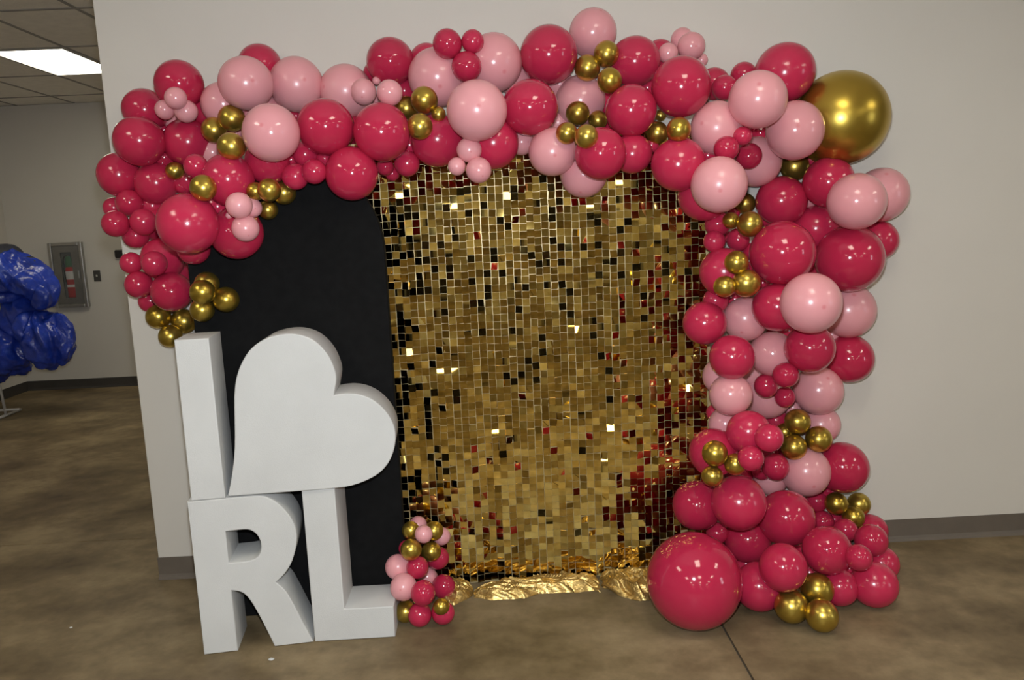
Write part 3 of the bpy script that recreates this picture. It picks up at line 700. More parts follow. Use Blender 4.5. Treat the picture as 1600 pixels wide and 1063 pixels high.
    ('hot_pink', 1.404, 2.818, 0.088, 0.0880, 'balloons piled at the foot of the right column', 'hot pink balloon resting on the floor at far right'),
    ('hot_pink', 1.272, 2.827, 0.080, 0.0721, 'balloons piled at the foot of the right column', 'hot pink balloon near floor right of the floor gold trio'),
    ('hot_pink', 0.998, 3.089, 0.177, 0.0966, 'balloons piled at the foot of the right column', 'hot pink balloon upper right of the giant pink one'),
    ('hot_pink', 0.870, 3.092, 0.213, 0.0455, 'balloons piled at the foot of the right column', 'dark magenta balloon glimpsed above the giant pink balloon'),
    ('hot_pink', 1.018, 2.738, 0.215, 0.0886, 'balloons piled at the foot of the right column', 'hot pink balloon right above the floor gold trio'),
    ('hot_pink', 0.962, 2.838, 0.093, 0.0946, 'balloons piled at the foot of the right column', 'shaded hot pink balloon on the floor right behind the giant one'),
    ('hot_pink', 0.687, 2.750, 0.176, 0.1778, 'balloons piled at the foot of the right column', 'giant hot pink balloon on the floor before the sequin panel'),
    ('gold', 1.048, 2.729, 0.063, 0.0625, 'balloons piled at the foot of the right column', 'gold balloon, leftmost of the trio on the floor'),
    ('gold', 1.164, 2.776, 0.102, 0.0610, 'balloons piled at the foot of the right column', 'gold balloon, topmost of the trio on the floor'),
    ('gold', 1.134, 2.660, 0.058, 0.0588, 'balloons piled at the foot of the right column', 'gold balloon, lowest of the trio on the floor'),
    ('hot_pink', 1.292, 3.287, 0.044, 0.0429, 'balloons piled at the foot of the right column', 'small pink balloon hidden between three large ones in the pile'),
    ('hot_pink', 1.231, 3.014, 0.054, 0.0528, 'balloons piled at the foot of the right column', 'dark pink balloon hidden behind the topmost floor gold one'),
    ('pale_pink', -0.375, 3.103, 0.310, 0.0372, 'balloons of the little pillar beside letter L', 'pale pink balloon at the very top back of little pillar'),
    ('gold', -0.387, 2.955, 0.348, 0.0355, 'balloons of the little pillar beside letter L', 'gold balloon top left on the little pillar'),
    ('gold', -0.306, 3.052, 0.302, 0.0393, 'balloons of the little pillar beside letter L', 'gold balloon top right on the little pillar'),
    ('pale_pink', -0.333, 2.917, 0.345, 0.0351, 'balloons of the little pillar beside letter L', 'pale pink balloon between the two top gold ones, little pillar'),
    ('pale_pink', -0.280, 3.101, 0.257, 0.0373, 'balloons of the little pillar beside letter L', 'pale pink balloon at right of the top, little pillar'),
    ('gold', -0.383, 2.890, 0.296, 0.0411, 'balloons of the little pillar beside letter L', 'gold balloon second row left on the little pillar'),
    ('gold', -0.320, 3.036, 0.221, 0.0406, 'balloons of the little pillar beside letter L', 'gold balloon second row right on the little pillar'),
    ('hot_pink', -0.406, 2.952, 0.276, 0.0330, 'balloons of the little pillar beside letter L', 'hot pink sliver of balloon behind second row left gold, little pillar'),
    ('hot_pink', -0.301, 3.092, 0.167, 0.0480, 'balloons of the little pillar beside letter L', 'hot pink balloon right behind the second gold row, little pillar'),
    ('hot_pink', -0.364, 2.906, 0.214, 0.0440, 'balloons of the little pillar beside letter L', 'hot pink balloon centred under the second gold row, little pillar'),
    ('pale_pink', -0.444, 2.935, 0.207, 0.0507, 'balloons of the little pillar beside letter L', 'upper pale pink balloon at the left of little pillar'),
    ('pale_pink', -0.417, 2.858, 0.159, 0.0521, 'balloons of the little pillar beside letter L', 'lower pale pink balloon at the left of little pillar, above letter L'),
    ('pale_pink', -0.349, 3.100, 0.081, 0.0403, 'balloons of the little pillar beside letter L', 'pale pink balloon hidden in the middle of little pillar'),
    ('hot_pink', -0.338, 2.815, 0.151, 0.0477, 'balloons of the little pillar beside letter L', 'hot pink balloon at front centre of little pillar'),
    ('hot_pink', -0.282, 3.066, 0.052, 0.0493, 'balloons of the little pillar beside letter L', 'hot pink balloon at right of little pillar, with sparkle reflections'),
    ('gold', -0.420, 2.885, 0.043, 0.0415, 'balloons of the little pillar beside letter L', 'gold balloon at the foot of little pillar against letter L'),
    ('hot_pink', -0.360, 2.848, 0.046, 0.0460, 'balloons of the little pillar beside letter L', 'hot pink balloon on the floor at little pillar, left'),
    ('gold', -0.271, 2.806, 0.097, 0.0318, 'balloons of the little pillar beside letter L', 'small gold balloon in front at the foot of little pillar'),
    ('hot_pink', -0.270, 2.855, 0.045, 0.0449, 'balloons of the little pillar beside letter L', 'hot pink balloon on the floor at little pillar, right'),
    ('pale_pink', 0.296, 3.336, 2.092, 0.0581, 'balloons deep inside the garland', 'pale pink balloon deep in the gap below the big top pink one'),
    ('hot_pink', 0.663, 3.346, 2.063, 0.0478, 'balloons deep inside the garland', 'hot pink balloon deep in the gap left of the large matte one'),
    ('hot_pink', 0.499, 3.345, 2.006, 0.0505, 'balloons deep inside the garland', 'hot pink balloon deep in the gap under the upper gold trio'),
    ('hot_pink', -0.796, 3.351, 2.011, 0.0424, 'balloons deep inside the garland', 'hot pink balloon deep in the gap under the right top pale one'),
    ('pale_pink', 0.286, 3.343, 1.939, 0.0533, 'balloons deep inside the garland', 'pale pink balloon deep in the gap left of the gold four'),
    ('hot_pink', -0.562, 3.326, 1.939, 0.0660, 'balloons deep inside the garland', 'hot pink balloon deep in the gap between two large glossy ones'),
    ('hot_pink', -1.352, 3.371, 1.980, 0.0205, 'balloons deep inside the garland', 'hot pink balloon deep in the gap under the tiny pale four'),
    ('hot_pink', 0.517, 3.354, 1.900, 0.0410, 'balloons deep inside the garland', 'hot pink balloon deep in the gap right of the gold four'),
    ('hot_pink', 0.628, 3.111, 1.809, 0.0288, 'balloons deep inside the garland', 'hot pink balloon deep in the gap below the gold pair'),
    ('pale_pink', -1.050, 3.351, 1.950, 0.0424, 'balloons deep inside the garland', 'pale pink balloon deep in the centre of the left gold trio'),
    ('hot_pink', -0.311, 3.096, 1.847, 0.0444, 'balloons deep inside the garland', 'hot pink balloon deep in the gap under the lowest of gold four'),
    ('pale_pink', -1.142, 3.316, 1.875, 0.0579, 'balloons deep inside the garland', 'pale pink balloon deep in the gap left of lowest left trio gold'),
    ('hot_pink', -1.349, 3.333, 1.865, 0.0634, 'balloons deep inside the garland', 'hot pink balloon deep in the gap above the small left gold one'),
    ('hot_pink', 0.845, 3.090, 1.759, 0.0498, 'balloons deep inside the garland', 'hot pink balloon deep in the gap left of the right corner trio'),
    ('hot_pink', -0.734, 2.954, 1.799, 0.0313, 'balloons deep inside the garland', 'hot pink balloon deep in the gap left above the small arch pair'),
    ('hot_pink', -0.611, 2.952, 1.798, 0.0313, 'balloons deep inside the garland', 'hot pink balloon deep in the gap right above the small arch pair'),
    ('hot_pink', 1.355, 3.352, 1.741, 0.0414, 'balloons deep inside the garland', 'hot pink balloon deep in the gap under giant gold one'),
    ('hot_pink', -1.265, 3.327, 1.770, 0.0663, 'balloons deep inside the garland', 'hot pink balloon deep behind the bead sized one, left end'),
    ('pale_pink', 1.328, 3.335, 1.594, 0.0597, 'balloons deep inside the garland', 'pale pink balloon deep in the gap left of front matte pale one'),
    ('hot_pink', 1.151, 3.367, 1.584, 0.0286, 'balloons deep inside the garland', 'hot pink balloon deep right behind the topmost of upper gold trio'),
    ('hot_pink', 1.165, 3.359, 1.500, 0.0329, 'balloons deep inside the garland', 'tiny hot pink balloon deep right of the upper gold trio'),
    ('hot_pink', -1.010, 2.930, 1.641, 0.0517, 'balloons deep inside the garland', 'hot pink balloon deep in the gap right of the largest left one'),
    ('hot_pink', -1.419, 3.335, 1.670, 0.0587, 'balloons deep inside the garland', 'hot pink balloon deep in the gap above outer left cluster'),
    ('hot_pink', 1.029, 3.367, 1.536, 0.0271, 'balloons deep inside the garland', 'hot pink balloon deep in the centre of upper gold trio'),
    ('hot_pink', 1.007, 3.366, 1.431, 0.0258, 'balloons deep inside the garland', 'hot pink balloon deep between the two column gold trios, left'),
    ('hot_pink', 1.100, 3.355, 1.366, 0.0375, 'balloons deep inside the garland', 'hot pink balloon deep between the two column gold trios, right'),
    ('hot_pink', 1.116, 3.354, 1.292, 0.0387, 'balloons deep inside the garland', 'tiny hot pink balloon deep right of the lower trio topmost gold'),
    ('hot_pink', 1.360, 3.331, 1.301, 0.0659, 'balloons deep inside the garland', 'hot pink balloon deep between the two largest column ones'),
    ('hot_pink', 1.143, 3.334, 1.231, 0.0551, 'balloons deep inside the garland', 'hot pink balloon deep right of the lower gold trio'),
    ('hot_pink', 1.009, 3.287, 1.170, 0.0517, 'balloons deep inside the garland', 'hot pink balloon deep under the largest of lower gold trio'),
    ('hot_pink', 1.210, 3.301, 1.021, 0.0606, 'balloons deep inside the garland', 'hot pink balloon deep above the shiny pale one, mid column'),
    ('pale_pink', 1.453, 3.348, 0.988, 0.0476, 'balloons deep inside the garland', 'pale pink balloon deep in the outer gap, mid column'),
    ('pale_pink', 1.086, 3.312, 0.840, 0.0612, 'balloons deep inside the garland', 'pale pink balloon deep below left of the shiny pale one'),
    ('pale_pink', 1.286, 3.353, 0.668, 0.0398, 'balloons deep inside the garland', 'pale pink balloon deep under the lower column pink trio'),
    ('hot_pink', 1.191, 3.340, 0.469, 0.0533, 'balloons deep inside the garland', 'hot pink balloon deep in the centre of the small glossy four'),
    ('hot_pink', 1.034, 3.324, 0.378, 0.0627, 'balloons deep inside the garland', 'hot pink balloon deep right of the left low gold trio'),
    ('hot_pink', 1.448, 3.357, 0.271, 0.0385, 'balloons deep inside the garland', 'hot pink balloon deep above the pile gold trio'),
    ('hot_pink', 0.998, 3.105, 0.061, 0.0596, 'balloons deep inside the garland', 'hot pink balloon deep right of the giant pink one'),
    ('hot_pink', 1.387, 2.989, 0.074, 0.0471, 'balloons deep inside the garland', 'hot pink balloon deep in the right end of the pile'),
]
BC = np.array([q[1:4] for q in BALLOONS])
BR = np.array([q[4] for q in BALLOONS])

# sequin backdrop: cloth with rows of hanging square gold sequins
QY, QX0, QX1, QZ0, QZ1, PIT = 3.175, -0.60, 0.868, 0.012, 1.87, 0.0304
rng = random.Random(11)
back = empty('sequin_backdrop', ((QX0 + QX1) / 2, QY, 0))
tag(back, 'shimmering gold backdrop of hanging square sequins between arch and balloon column', 'backdrop')
ox, oy = (QX0 + QX1) / 2, QY
def fold(x, z):
    return (0.010 * noise.noise(Vector((x * 2.3, z * 0.5, 3.1))) + 0.006 * noise.noise(Vector((x * 6.1, z * 1.1, 9.7))))
nx, nz = 60, 40
v, f_ = [], []
for j in range(nz + 1):
    for i in range(nx + 1):
        x_ = QX0 - 0.006 + (QX1 - QX0 + 0.012) * i / nx
        z_ = 0.004 + (QZ1 - 0.004) * j / nz
        v.append((x_ - ox, fold(x_, z_) + 0.012, z_))
n1 = len(v)
v += [(a, b_ + 0.003, c_) for a, b_, c_ in v]
for j in range(nz):
    for i in range(nx):
        a = j * (nx + 1) + i
        f_.append((a, a + 1, a + nx + 2, a + nx + 1))
        f_.append((n1 + a + nx + 1, n1 + a + nx + 2, n1 + a + 1, n1 + a))
me = bpy.data.meshes.new('backing_cloth')
me.from_pydata(v, [], f_)
link('backing_cloth', me, 'backing', back, smooth=True)

def sequin_geo(warp, hw, th=0.0006):
    """a thin square plate, corners clipped, slightly bent"""
    c = hw * 0.93
    ring = [(-c, -hw), (c, -hw), (hw, -c), (hw, c), (c, hw), (-c, hw), (-hw, c), (-hw, -c)]
    vv = [(a, b_, z_ + warp * a * b_) for z_ in (-th / 2, th / 2) for a, b_ in ring]
    ff = [tuple(range(7, -1, -1)), tuple(range(8, 16))]
    ff += [(k, (k + 1) % 8, 8 + (k + 1) % 8, 8 + k) for k in range(8)]
    return vv, ff
variants = []
for k in range(8):
    variants.append(sequin_geo(0.0, 0.0143 + 0.0001 * k))
sq_me = []
for vv, ff in variants:
    me = bpy.data.meshes.new('sequin')
    # stand the plate up: its local z looks at the viewer (-Y)
    me.from_pydata([(a, -c_, b_) for a, b_, c_ in vv], [], ff)
    me.materials.append(M['sequin'])
    sq_me.append(me)
ncol = int((QX1 - QX0) / PIT)
nrow = int((QZ1 - QZ0) / PIT)
cells = []
for i in range(ncol):
    cshift = rng.uniform(-0.004, 0.004)
    ctilt = rng.gauss(0, 1.2)
    for j in range(nrow):
        x_ = QX0 + (i + 0.5) * PIT
        z_ = QZ0 + (j + 0.5) * PIT + cshift
        x_ += 0.0035 * noise.noise(Vector((i * 0.35, z_ * 1.3, 0.5)))
        slope = math.degrees((fold(x_ + 0.02, z_) - fold(x_ - 0.02, z_)) / 0.04)
        # a strip of sequins twists as one: neighbours above and below share most of their turn
        twist = 23 * noise.noise(Vector((i * 3.7, z_ * 5.5, 2.2))) + 10 * noise.noise(Vector((x_ * 3.0, z_ * 9.0, 5.2)))
        loose = rng.random() < 0.34
        tz = slope + ctilt + twist + rng.gauss(0, 15.0 if loose else 3.2)
        tx = 3.0 * noise.noise(Vector((x_ * 2.5, z_ * 6, 7.7))) + rng.gauss(0, 15.0 * 0.6 if loose else 3.2 * 0.8)
        ty = rng.gauss(0, 1.6)
        tz = max(-32, min(32, tz)); tx = max(-28, min(28, tx))
        y_ = fold(x_, z_) + 0.012 - 0.003 - 0.0139 * (math.sin(abs(math.radians(tz))) + math.sin(abs(math.radians(tx))))
        cells.append((x_, y_, z_, math.radians(tx), math.radians(ty), math.radians(tz), rng.randrange(8)))
# the 300 that show largest (nearest the lens, not covered by a balloon, the arch or a letter) are parts of their own
camp = np.array([0, 0, CAM_H])
def covered(p_):
    d = p_ - camp
    L_ = np.linalg.norm(d)
    d = d / L_
    oc = BC - camp
    t = oc @ d
    miss = np.linalg.norm(oc - t[:, None] * d, axis=1)
    if np.any((miss < BR) & (t < L_)):
        return True
    xa = d[0] * (AY / d[1])
    return xa < acx + ar + 0.02 or p_[2] > QZ1 - 0.02
score = []
for k, c_ in enumerate(cells):
    p_ = np.array((c_[0], QY + c_[1], c_[2]))
    n_ = Euler((c_[3], c_[4], c_[5])).to_matrix() @ Vector((0, -1, 0))
    view = camp - p_
    L_ = np.linalg.norm(view)
    if not covered(p_):
        score.append((-(view @ np.array(n_)) / L_ ** 3, k))
score.sort()
single = {k for _, k in score[:300]}
bv, bf = [], []
for k, (x_, y_, z_, rx_, ry_, rz_, var_) in enumerate(cells):
    if k in single:
        o = link('sequin', sq_me[var_], None, back)
        o.location = (x_ - ox, y_, z_)
        o.rotation_euler = (rx_, ry_, rz_)
    else:
        R_ = Euler((rx_, ry_, rz_)).to_matrix()
        vv, ff = variants[var_]
        b0 = len(bv)
        for a, b_, c_ in vv:
            q = R_ @ Vector((a, -c_, b_))
            bv.append((q.x + x_ - ox, q.y + y_, q.z + z_))
        bf += [tuple(b0 + i for i in t) for t in ff]
me = bpy.data.meshes.new('sequins')
me.from_pydata(bv, [], bf)
o = link('sequins', me, 'sequin', back)
o['kind'] = 'stuff'

# the surplus gold cloth lying crumpled on the floor under the sequins
def pool(pts, hgt, seed, parent):
    """pts: (x, front y, back y) along the strip"""
    nu, nv_ = 140, 36
    px_ = [p_[0] for p_ in pts]
    v, f_ = [], []
    for i in range(nu + 1):
        u = i / nu
        x_ = px_[0] + (px_[-1] - px_[0]) * u
        yf = float(np.interp(x_, px_, [p_[1] for p_ in pts])) + 0.012 * noise.noise(Vector((x_ * 14, seed, 0)))
        yb = float(np.interp(x_, px_, [p_[2] for p_ in pts]))
        end = min(1, 6 * u, 6 * (1 - u)) ** 0.5
        for j in range(nv_ + 1):
            w_ = j / nv_
            y_ = yf + (yb - yf) * w_
            env = min(1, 5 * w_ + 0.03) ** 0.7 * (1 - 0.12 * w_) * (0.25 + 0.75 * end)
            q = Vector((x_ * 10 + 1.9 * w_, w_ * 3.2 + x_ * 6, seed))
            q = q + 0.5 * warp3(q * 1.3)
            r1 = (1 - 2.4 * abs(noise.noise(q)))
            r2 = (1 - 2.4 * abs(noise.noise(q * 2.6 + Vector((5, 1, 2)))))
            r3 = noise.noise(Vector((x_ * 5, seed, 4)))
            z_ = hgt * env * (0.50 + 0.46 * r1 + 0.30 * r2 + 0.35 * r3)
            v.append((x_ + 0.014 * noise.noise(q * 1.7), y_ + 0.014 * noise.noise(q * 1.4 + Vector((9, 0, 0))), max(0.003, z_)))
    for i in range(nu):
        for j in range(nv_):
            a = i * (nv_ + 1) + j
            f_.append((a, a + nv_ + 1, a + nv_ + 2, a + 1))
    n_ = len(v)
    v += [(a, b_, max(0.0005, c_ - 0.0025)) for a, b_, c_ in v]
    f_ += [tuple(n_ + k for k in reversed(q)) for q in list(f_)]
    me = bpy.data.meshes.new('floor_cloth')
    me.from_pydata([(a - ox, b_ - oy, c_) for a, b_, c_ in v], [], f_)
    o = link('floor_cloth', me, 'lame', parent, smooth=True)
    o['label'] = 'crumpled gold cloth lying on the floor'
pool([(-0.150, 3.055, 3.085), (-0.08, 3.02, 3.13), (0.05, 3.025, 3.155), (0.14, 3.06, 3.168), (0.25, 3.055, 3.168), (0.37, 3.045, 3.165)], 0.042, 2.0, back)
pool([(0.385, 3.08, 3.165), (0.43, 3.02, 3.168), (0.50, 2.965, 3.168), (0.56, 2.955, 3.165), (0.62, 3.0, 3.165)], 0.052, 7.3, back)
pool([(-0.29, 3.02, 3.168), (-0.23, 2.99, 3.165), (-0.19, 3.03, 3.15), (-0.165, 3.07, 3.13)], 0.042, 12.9, back)

# ------------------------------------------------------------------ foam letters and heart
LT = 0.19
def letter(name, outlines, A, Bp, z0, label):
    ang = math.atan2(Bp[1] - A[1], Bp[0] - A[0])
    o = link(name, extrude_outline(name, outlines, LT, 0.004), 'foam')
    nrm = Vector((-math.sin(ang), math.cos(ang), 0))
    o.location = Vector((A[0], A[1], z0)) + nrm * (LT / 2)
    o.rotation_euler = (PI / 2, 0, ang)
    return tag(o, label, 'letter', 'white foam letters')
A1, B1 = (-1.15, 2.717), (-0.757, 2.767)
Ro = [(0.0, 0.593), (0.133, 0.593), (0.247, 0.592), (0.284, 0.579), (0.317, 0.552), (0.344, 0.517), (0.362, 0.478), (0.37, 0.438), (0.367, 0.398), (0.356, 0.357), (0.338, 0.315), (0.311, 0.279), (0.281, 0.253), (0.312, 0.215), (0.334, 0.165), (0.363, 0.086), (0.396, 0.0), (0.254, 0.0), (0.226, 0.083), (0.201, 0.151), (0.177, 0.203), (0.153, 0.229), (0.12, 0.239), (0.121, 0.0), (0.0, 0.0)]
Rh = [(0.121, 0.468), (0.157, 0.469), (0.199, 0.467), (0.222, 0.453), (0.236, 0.429), (0.24, 0.398), (0.231, 0.368), (0.21, 0.351), (0.182, 0.346), (0.121, 0.346)]
letter('letter_r', [smooth_path(Ro, {0, 1, 12, 16, 17, 22, 23, 24}), smooth_path(Rh, {0, 1, 9, 8})], A1, B1, 0.001, 'white foam block letter R standing on the floor')
Ip = [(0.014, 0.0), (0.132, 0.0), (0.132, 0.586), (0.016, 0.586)]
letter('letter_i', [[Vector(p_) for p_ in Ip]], A1, B1, 0.5955, 'white foam block letter I standing on top of letter R')
Lp = [(0.0, 0.598), (0.121, 0.598), (0.121, 0.125), (0.305, 0.124), (0.303, 0.0), (0.0, 0.0)]
letter('letter_l', [[Vector(p_) for p_ in Lp]], (-0.752, 2.768), (-0.45, 2.772), 0.001, 'white foam block letter L standing on the floor')
Hp = [(-0.012, 0.0), (0.005, 0.06), (0.023, 0.141), (0.033, 0.215), (0.040, 0.301), (0.047, 0.375), (0.06, 0.435), (0.084, 0.488), (0.117, 0.532), (0.16, 0.562), (0.202, 0.576), (0.244, 0.581), (0.284, 0.577), (0.324, 0.562), (0.357, 0.535), (0.384, 0.497), (0.401, 0.453), (0.407, 0.41), (0.394, 0.349), (0.416, 0.352), (0.452, 0.352), (0.492, 0.343), (0.527, 0.325), (0.556, 0.300), (0.58, 0.268), (0.596, 0.233), (0.603, 0.197), (0.599, 0.149), (0.581, 0.1), (0.554, 0.063), (0.518, 0.036), (0.47, 0.016), (0.424, 0.005), (0.375, 0.001), (0.315, 0.0), (0.206, 0.0), (0.104, 0.0)]
hh = letter('foam_heart', [smooth_path(Hp, {0, 18, 34, 35, 36})], (-0.998, 2.735), (-0.45, 2.775), 0.6005, 'large white foam heart tilted on top of letters R and L')
hh['category'] = 'heart'

# ------------------------------------------------------------------ balloons
def balloon_mesh(name, mat, seg=44, rings=26):
    """unit balloon: round crown at +z, drawing in to the neck at -z"""
    prof = [(0.0, 1.0)]
    for k in range(1, rings):
        th = PI * 0.945 * k / (rings - 1)
        rr_ = math.sin(th)
        zz = math.cos(th)
        if th > PI / 2:
            s = (th - PI / 2) / (PI / 2)
            zz *= 1 + 0.13 * s ** 2
            rr_ *= 1 - 0.10 * s ** 2 * (1 - s) * 2
        prof.append((rr_, zz))
    prof.append((0.055, prof[-1][1] - 0.035))
    prof.append((0.0, prof[-1][1] - 0.004))
    me = lathe_mesh(name, prof, seg)
    me.materials.append(M[mat])
    return me, prof[-1][1]
def knot_mesh(mat, z0):
    prof = [(0.0, z0 + 0.01), (0.045, z0 + 0.005), (0.058, z0 - 0.02), (0.048, z0 - 0.042), (0.026, z0 - 0.055), (0.045, z0 - 0.085), (0.072, z0 - 0.10), (0.066, z0 - 0.106), (0.0, z0 - 0.096)]
    me = lathe_mesh('knot', prof, 12)
    me.materials.append(M[mat])
    return me
BM = {}
for k in ('hot_pink', 'pale_pink', 'gold'):
    me, z0 = balloon_mesh(k + '_balloon', k)
    BM[k] = (me, knot_mesh(k, z0))
rng = random.Random(5)
for n, (kind, x_, y_, z_, r_, grp_, label) in enumerate(BALLOONS):
    # the neck is tied into the bunch: crown looks away from the neighbours and out into the room
    d = BC - np.array((x_, y_, z_))
    L_ = np.linalg.norm(d, axis=1)
    near = (L_ < r_ + BR + 0.06) & (L_ > 1e-6)
    out = Vector((0, 0, 0))
    if near.any():
        out = -Vector((d[near] / L_[near][:, None]).mean(axis=0))
    tocam = (Vector((0, 0, CAM_H)) - Vector((x_, y_, z_))).normalized()
    ax = (out * 1.0 + tocam * 0.9 + Vector((rng.gauss(0, .22), rng.gauss(0, .1), rng.gauss(0, .22)))).normalized()
    # no neck runs into the wall, the arch panel or the sequins behind
    lim = WY - 0.01
    if QX0 - r_ < x_ < QX1 + r_ and z_ - r_ < QZ1:
        lim = QY - 0.03
    if abs(x_ - acx) < ar + r_ and z_ - r_ < aspring + ar and y_ < AY:
        lim = AY - 0.005
    room = (lim - y_) / (1.27 * r_)
    if -ax.y > room > 0:
        flat = Vector((ax.x, 0, ax.z))
        flat = flat.normalized() if flat.length > 1e-3 else Vector((0, 0, 1))
        ax = flat * math.sqrt(max(0, 1 - min(room, 1) ** 2)) + Vector((0, -min(room, 1), 0))
    o = bpy.data.objects.new(kind + '_balloon', BM[kind][0])
    C.objects.link(o)
    o.location = (x_, y_, z_)
    o.rotation_euler = ax.to_track_quat('Z', 'Y').to_euler()
    sx_ = rng.uniform(0.985, 1.015)
    o.scale = (r_ * sx_, r_ / sx_, r_ * rng.uniform(0.99, 1.03))
    tag(o, label, 'balloon', grp_)
    kn = bpy.data.objects.new('knot', BM[kind][1])
    C.objects.link(kn)
    kn.parent = o

# ------------------------------------------------------------------ far wall fittings
cab = empty('extinguisher_cabinet', (-4.425, FARY, 0.865))
tag(cab, 'steel fire extinguisher cabinet with narrow window on the far wall', 'cabinet')
cw, ch = 0.172, 0.672
for a in ((-cw, -cw + 0.035, 0, ch), (cw - 0.035, cw, 0, ch), (-cw + 0.035, cw - 0.035, 0, 0.035), (-cw + 0.035, cw - 0.035, ch - 0.035, ch)):
    box('trim_frame', a[0], a[1], -0.05, 0.0, a[2], a[3], 'steel', cab, 0.006)
dw = cw - 0.038
wx0, wx1, wz0, wz1 = -0.055, 0.055, 0.10, 0.57
door = empty('door', (0, 0, 0)); door.parent = cab
for a in ((-dw, wx0, 0.038, ch - 0.038), (wx1, dw, 0.038, ch - 0.038), (wx0, wx1, 0.038, wz0), (wx0, wx1, wz1, ch - 0.038)):
    box('door_panel', a[0], a[1], -0.042, -0.03, a[2], a[3], 'steel_dark', door)
box('window_pane', wx0, wx1, -0.038, -0.034, wz0, wz1, 'glass', door)
box('door_pull', dw - 0.028, dw - 0.014, -0.055, -0.042, 0.30, 0.38, 'steel', door, 0.003)
box('cabinet_back', -dw, dw, -0.006, -0.001, 0.038, ch - 0.038, 'cab_inside', cab)
ext = empty('fire_extinguisher', (-4.418, FARY - 0.019, 0.97))
tag(ext, 'red fire extinguisher with white label behind the cabinet window', 'extinguisher')
def flat_lathe(name, prof, mat):
    o = link(name, lathe_mesh(name, prof, 20), mat, ext)
    o.scale = (1, 0.24, 1)      # the shallow slice of it that stands behind the pane
    return o
flat_lathe('cylinder', [(0, 0), (0.036, 0.0), (0.042, 0.01), (0.042, 0.28), (0.034, 0.31), (0.014, 0.33), (0, 0.33)], 'ext_red')
flat_lathe('paper_label', [(0.0425, 0.185), (0.0445, 0.187), (0.0445, 0.268), (0.0425, 0.27)], 'ext_label')
flat_lathe('round_sticker', [(0.0425, 0.105), (0.0445, 0.107), (0.0445, 0.130), (0.0425, 0.132)], 'ext_label')
flat_lathe('valve', [(0, 0.31), (0.03, 0.312), (0.035, 0.34), (0.032, 0.40), (0.02, 0.425), (0, 0.43)], 'ext_green')
link('hose', tube_mesh('hose', [(-0.01, -0.002, 0.43), (-0.035, -0.004, 0.425), (-0.048, -0.006, 0.39), (-0.049, -0.006, 0.30), (-0.046, -0.006, 0.16)], 0.006), 'rubber', ext)

sw = empty('light_switch', (-4.149, FARY, 1.122))
tag(sw, 'dark light switch plate with pale toggle beside the extinguisher cabinet', 'switch')
box('plate', -0.036, 0.036, -0.008, 0, 0, 0.115, 'plate', sw, 0.003)
box('toggle', -0.006, 0.006, -0.022, -0.007, 0.048, 0.07, 'toggle', sw, 0.002)
ws = empty('wall_sensor', (-3.885, FARY, 1.36))
tag(ws, 'small black box on the far wall at the garland edge', 'wall box')
box('housing', -0.04, 0.04, -0.045, 0, 0, 0.072, 'rubber', ws, 0.006)
box('bracket', -0.05, 0.05, -0.006, 0, -0.006, 0.078, 'plate', ws, 0.002)

# ------------------------------------------------------------------ rack with the bundled blue tarpaulin
rack = empty('garment_rack', (-4.5, 7.0, 0))
tag(rack, 'white tube rack standing under the blue tarpaulin', 'rack')
link('upright', tube_mesh('upright', [(0, 0, 0.02), (-0.03, 0, 0.5), (-0.04, 0, 1.3)], 0.012), 'white_tube', rack)
link('foot', tube_mesh('foot', [(0.0, -0.20, 0.013), (0.0, 0.22, 0.013)], 0.013), 'white_tube', rack)
link('cross_bar', tube_mesh('cross_bar', [(-0.42, 0, 0.062), (0.13, 0, 0.062)], 0.011), 'white_tube', rack)
link('foot', tube_mesh('foot', [(-0.40, -0.20, 0.013), (-0.40, 0.22, 0.013)], 0.013), 'white_tube', rack)
link('upright', tube_mesh('upright', [(-0.40, 0, 0.02), (-0.40, 0, 1.3)], 0.012), 'white_tube', rack)
link('top_rail', tube_mesh('top_rail', [(-0.42, 0, 1.3), (0.40, 0, 1.3)], 0.012), 'white_tube', rack)

def blob_mesh(name, lobes, voxel, amp, seed):
    bm = bmesh.new()
    for (c_, s_) in lobes:
        mtx = Matrix.Translation(c_) @ Matrix.Diagonal((*s_, 1))
        bmesh.ops.create_icosphere(bm, subdivisions=3, radius=1, matrix=mtx)
    me = bpy.data.meshes.new('tmp')
    bm.to_mesh(me)
    bm.free()
    tmp = bpy.data.objects.new('tmp', me)
    C.objects.link(tmp)
    md = tmp.modifiers.new('r', 'REMESH')
    md.mode = 'VOXEL'
    md.voxel_size = voxel
    dg = bpy.context.evaluated_depsgraph_get()
    out = bpy.data.meshes.new_from_object(tmp.evaluated_get(dg))
    out.name = name
    bpy.data.objects.remove(tmp)
    bm = bmesh.new()
    bm.from_mesh(out)
    for _ in range(3):
        bmesh.ops.smooth_vert(bm, verts=bm.verts, factor=0.5, use_axis_x=True, use_axis_y=True, use_axis_z=True)
    bm.normal_update()
    for vt in bm.verts:
        q = Vector((vt.co.x * 3.4, vt.co.y * 3.4, vt.co.z * 2.6 + vt.co.x * 2.2)) + Vector((seed, 0, 0))
        q = q + 0.55 * warp3(q * 0.9)
        rd = 1 - 2.6 * abs(noise.noise(q))
        rd2 = 1 - 2.6 * abs(noise.noise(q * 1.9 + Vector((3, 7, 1))))
        rd3 = 1 - 2.2 * abs(noise.noise(q * 4.5))
        vt.co += vt.normal * amp * (1.1 * rd + 0.75 * rd2 + 0.22 * rd3 - 0.6)
    bm.to_mesh(out)
    bm.free()
    for p_ in out.polygons:
        p_.use_smooth = True
    out.materials.clear()
    return out
tp = empty('blue_tarpaulin', (-4.2, 6.93, 0.35))
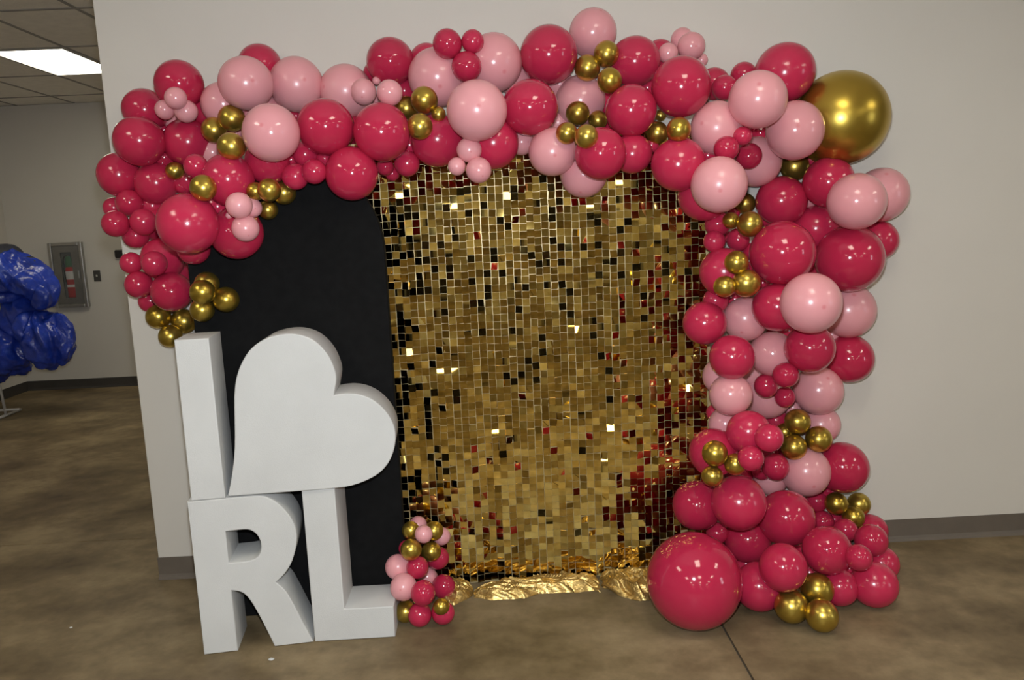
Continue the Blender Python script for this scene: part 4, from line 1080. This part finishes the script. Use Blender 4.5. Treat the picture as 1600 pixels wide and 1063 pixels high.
tag(tp, 'crumpled blue tarpaulin bundled over the white rack at far left', 'tarpaulin')
o_ = Vector((-4.2, 6.93, 0.35))
L1 = [((-4.36, 6.93, 1.26), (0.36, 0.26, 0.21)), ((-4.08, 6.93, 1.19), (0.16, 0.2, 0.15)), ((-3.95, 6.95, 1.10), (0.10, 0.16, 0.13))]
L2 = [((-3.99, 6.90, 0.70), (0.13, 0.18, 0.24)), ((-3.87, 6.92, 0.70), (0.09, 0.14, 0.20)), ((-4.12, 6.95, 0.80), (0.12, 0.2, 0.15)), ((-4.25, 6.98, 0.86), (0.2, 0.2, 0.22))]
L3 = [((-4.43, 6.92, 0.62), (0.24, 0.22, 0.27)), ((-4.60, 6.95, 0.7), (0.2, 0.2, 0.3))]
for nm, lb, sd_ in (('upper_fold', L1, 1.0), ('hanging_fold', L2, 14.0), ('lower_fold', L3, 27.0)):
    link(nm, blob_mesh(nm, [(Vector(c_) - o_, s_) for c_, s_ in lb], 0.012, 0.046, sd_), 'tarp', tp)
nt_ = link('dark_netting', blob_mesh('dark_netting', [(Vector((-4.42, 6.97, 1.45)) - Vector((-4.42, 6.97, 1.3)), (0.26, 0.2, 0.10)), (Vector((-4.2, 6.97, 1.36)) - Vector((-4.42, 6.97, 1.3)), (0.17, 0.16, 0.07))], 0.02, 0.02, 40.0), 'net')
nt_.location = (-4.42, 6.97, 1.3)
tag(nt_, 'dark netting heaped on top of the blue tarpaulin', 'netting')

# ------------------------------------------------------------------ crumbs of foam on the floor
for (x_, y_, s_, lb) in ((-0.886, 2.66, 0.008, 'small white foam crumb on the floor in front of letter R'),
                         (-1.78, 2.98, 0.005, 'tiny pale crumb on the concrete left of letter R')):
    bm = bmesh.new()
    bmesh.ops.create_icosphere(bm, subdivisions=2, radius=1)
    for vt in bm.verts:
        vt.co *= 1 + 0.35 * noise.noise(vt.co * 1.7 + Vector((x_ * 9, 0, 0)))
        vt.co = Vector((vt.co.x * s_ * 1.3, vt.co.y * s_, max(-0.5, vt.co.z) * s_ * 0.5 + s_ * 0.25))
    me = bpy.data.meshes.new('foam_crumb')
    bm.to_mesh(me)
    bm.free()
    o = link('foam_crumb', me, 'foam')
    o.location = (x_, y_, 0)
    tag(o, lb, 'crumb', 'foam crumbs')
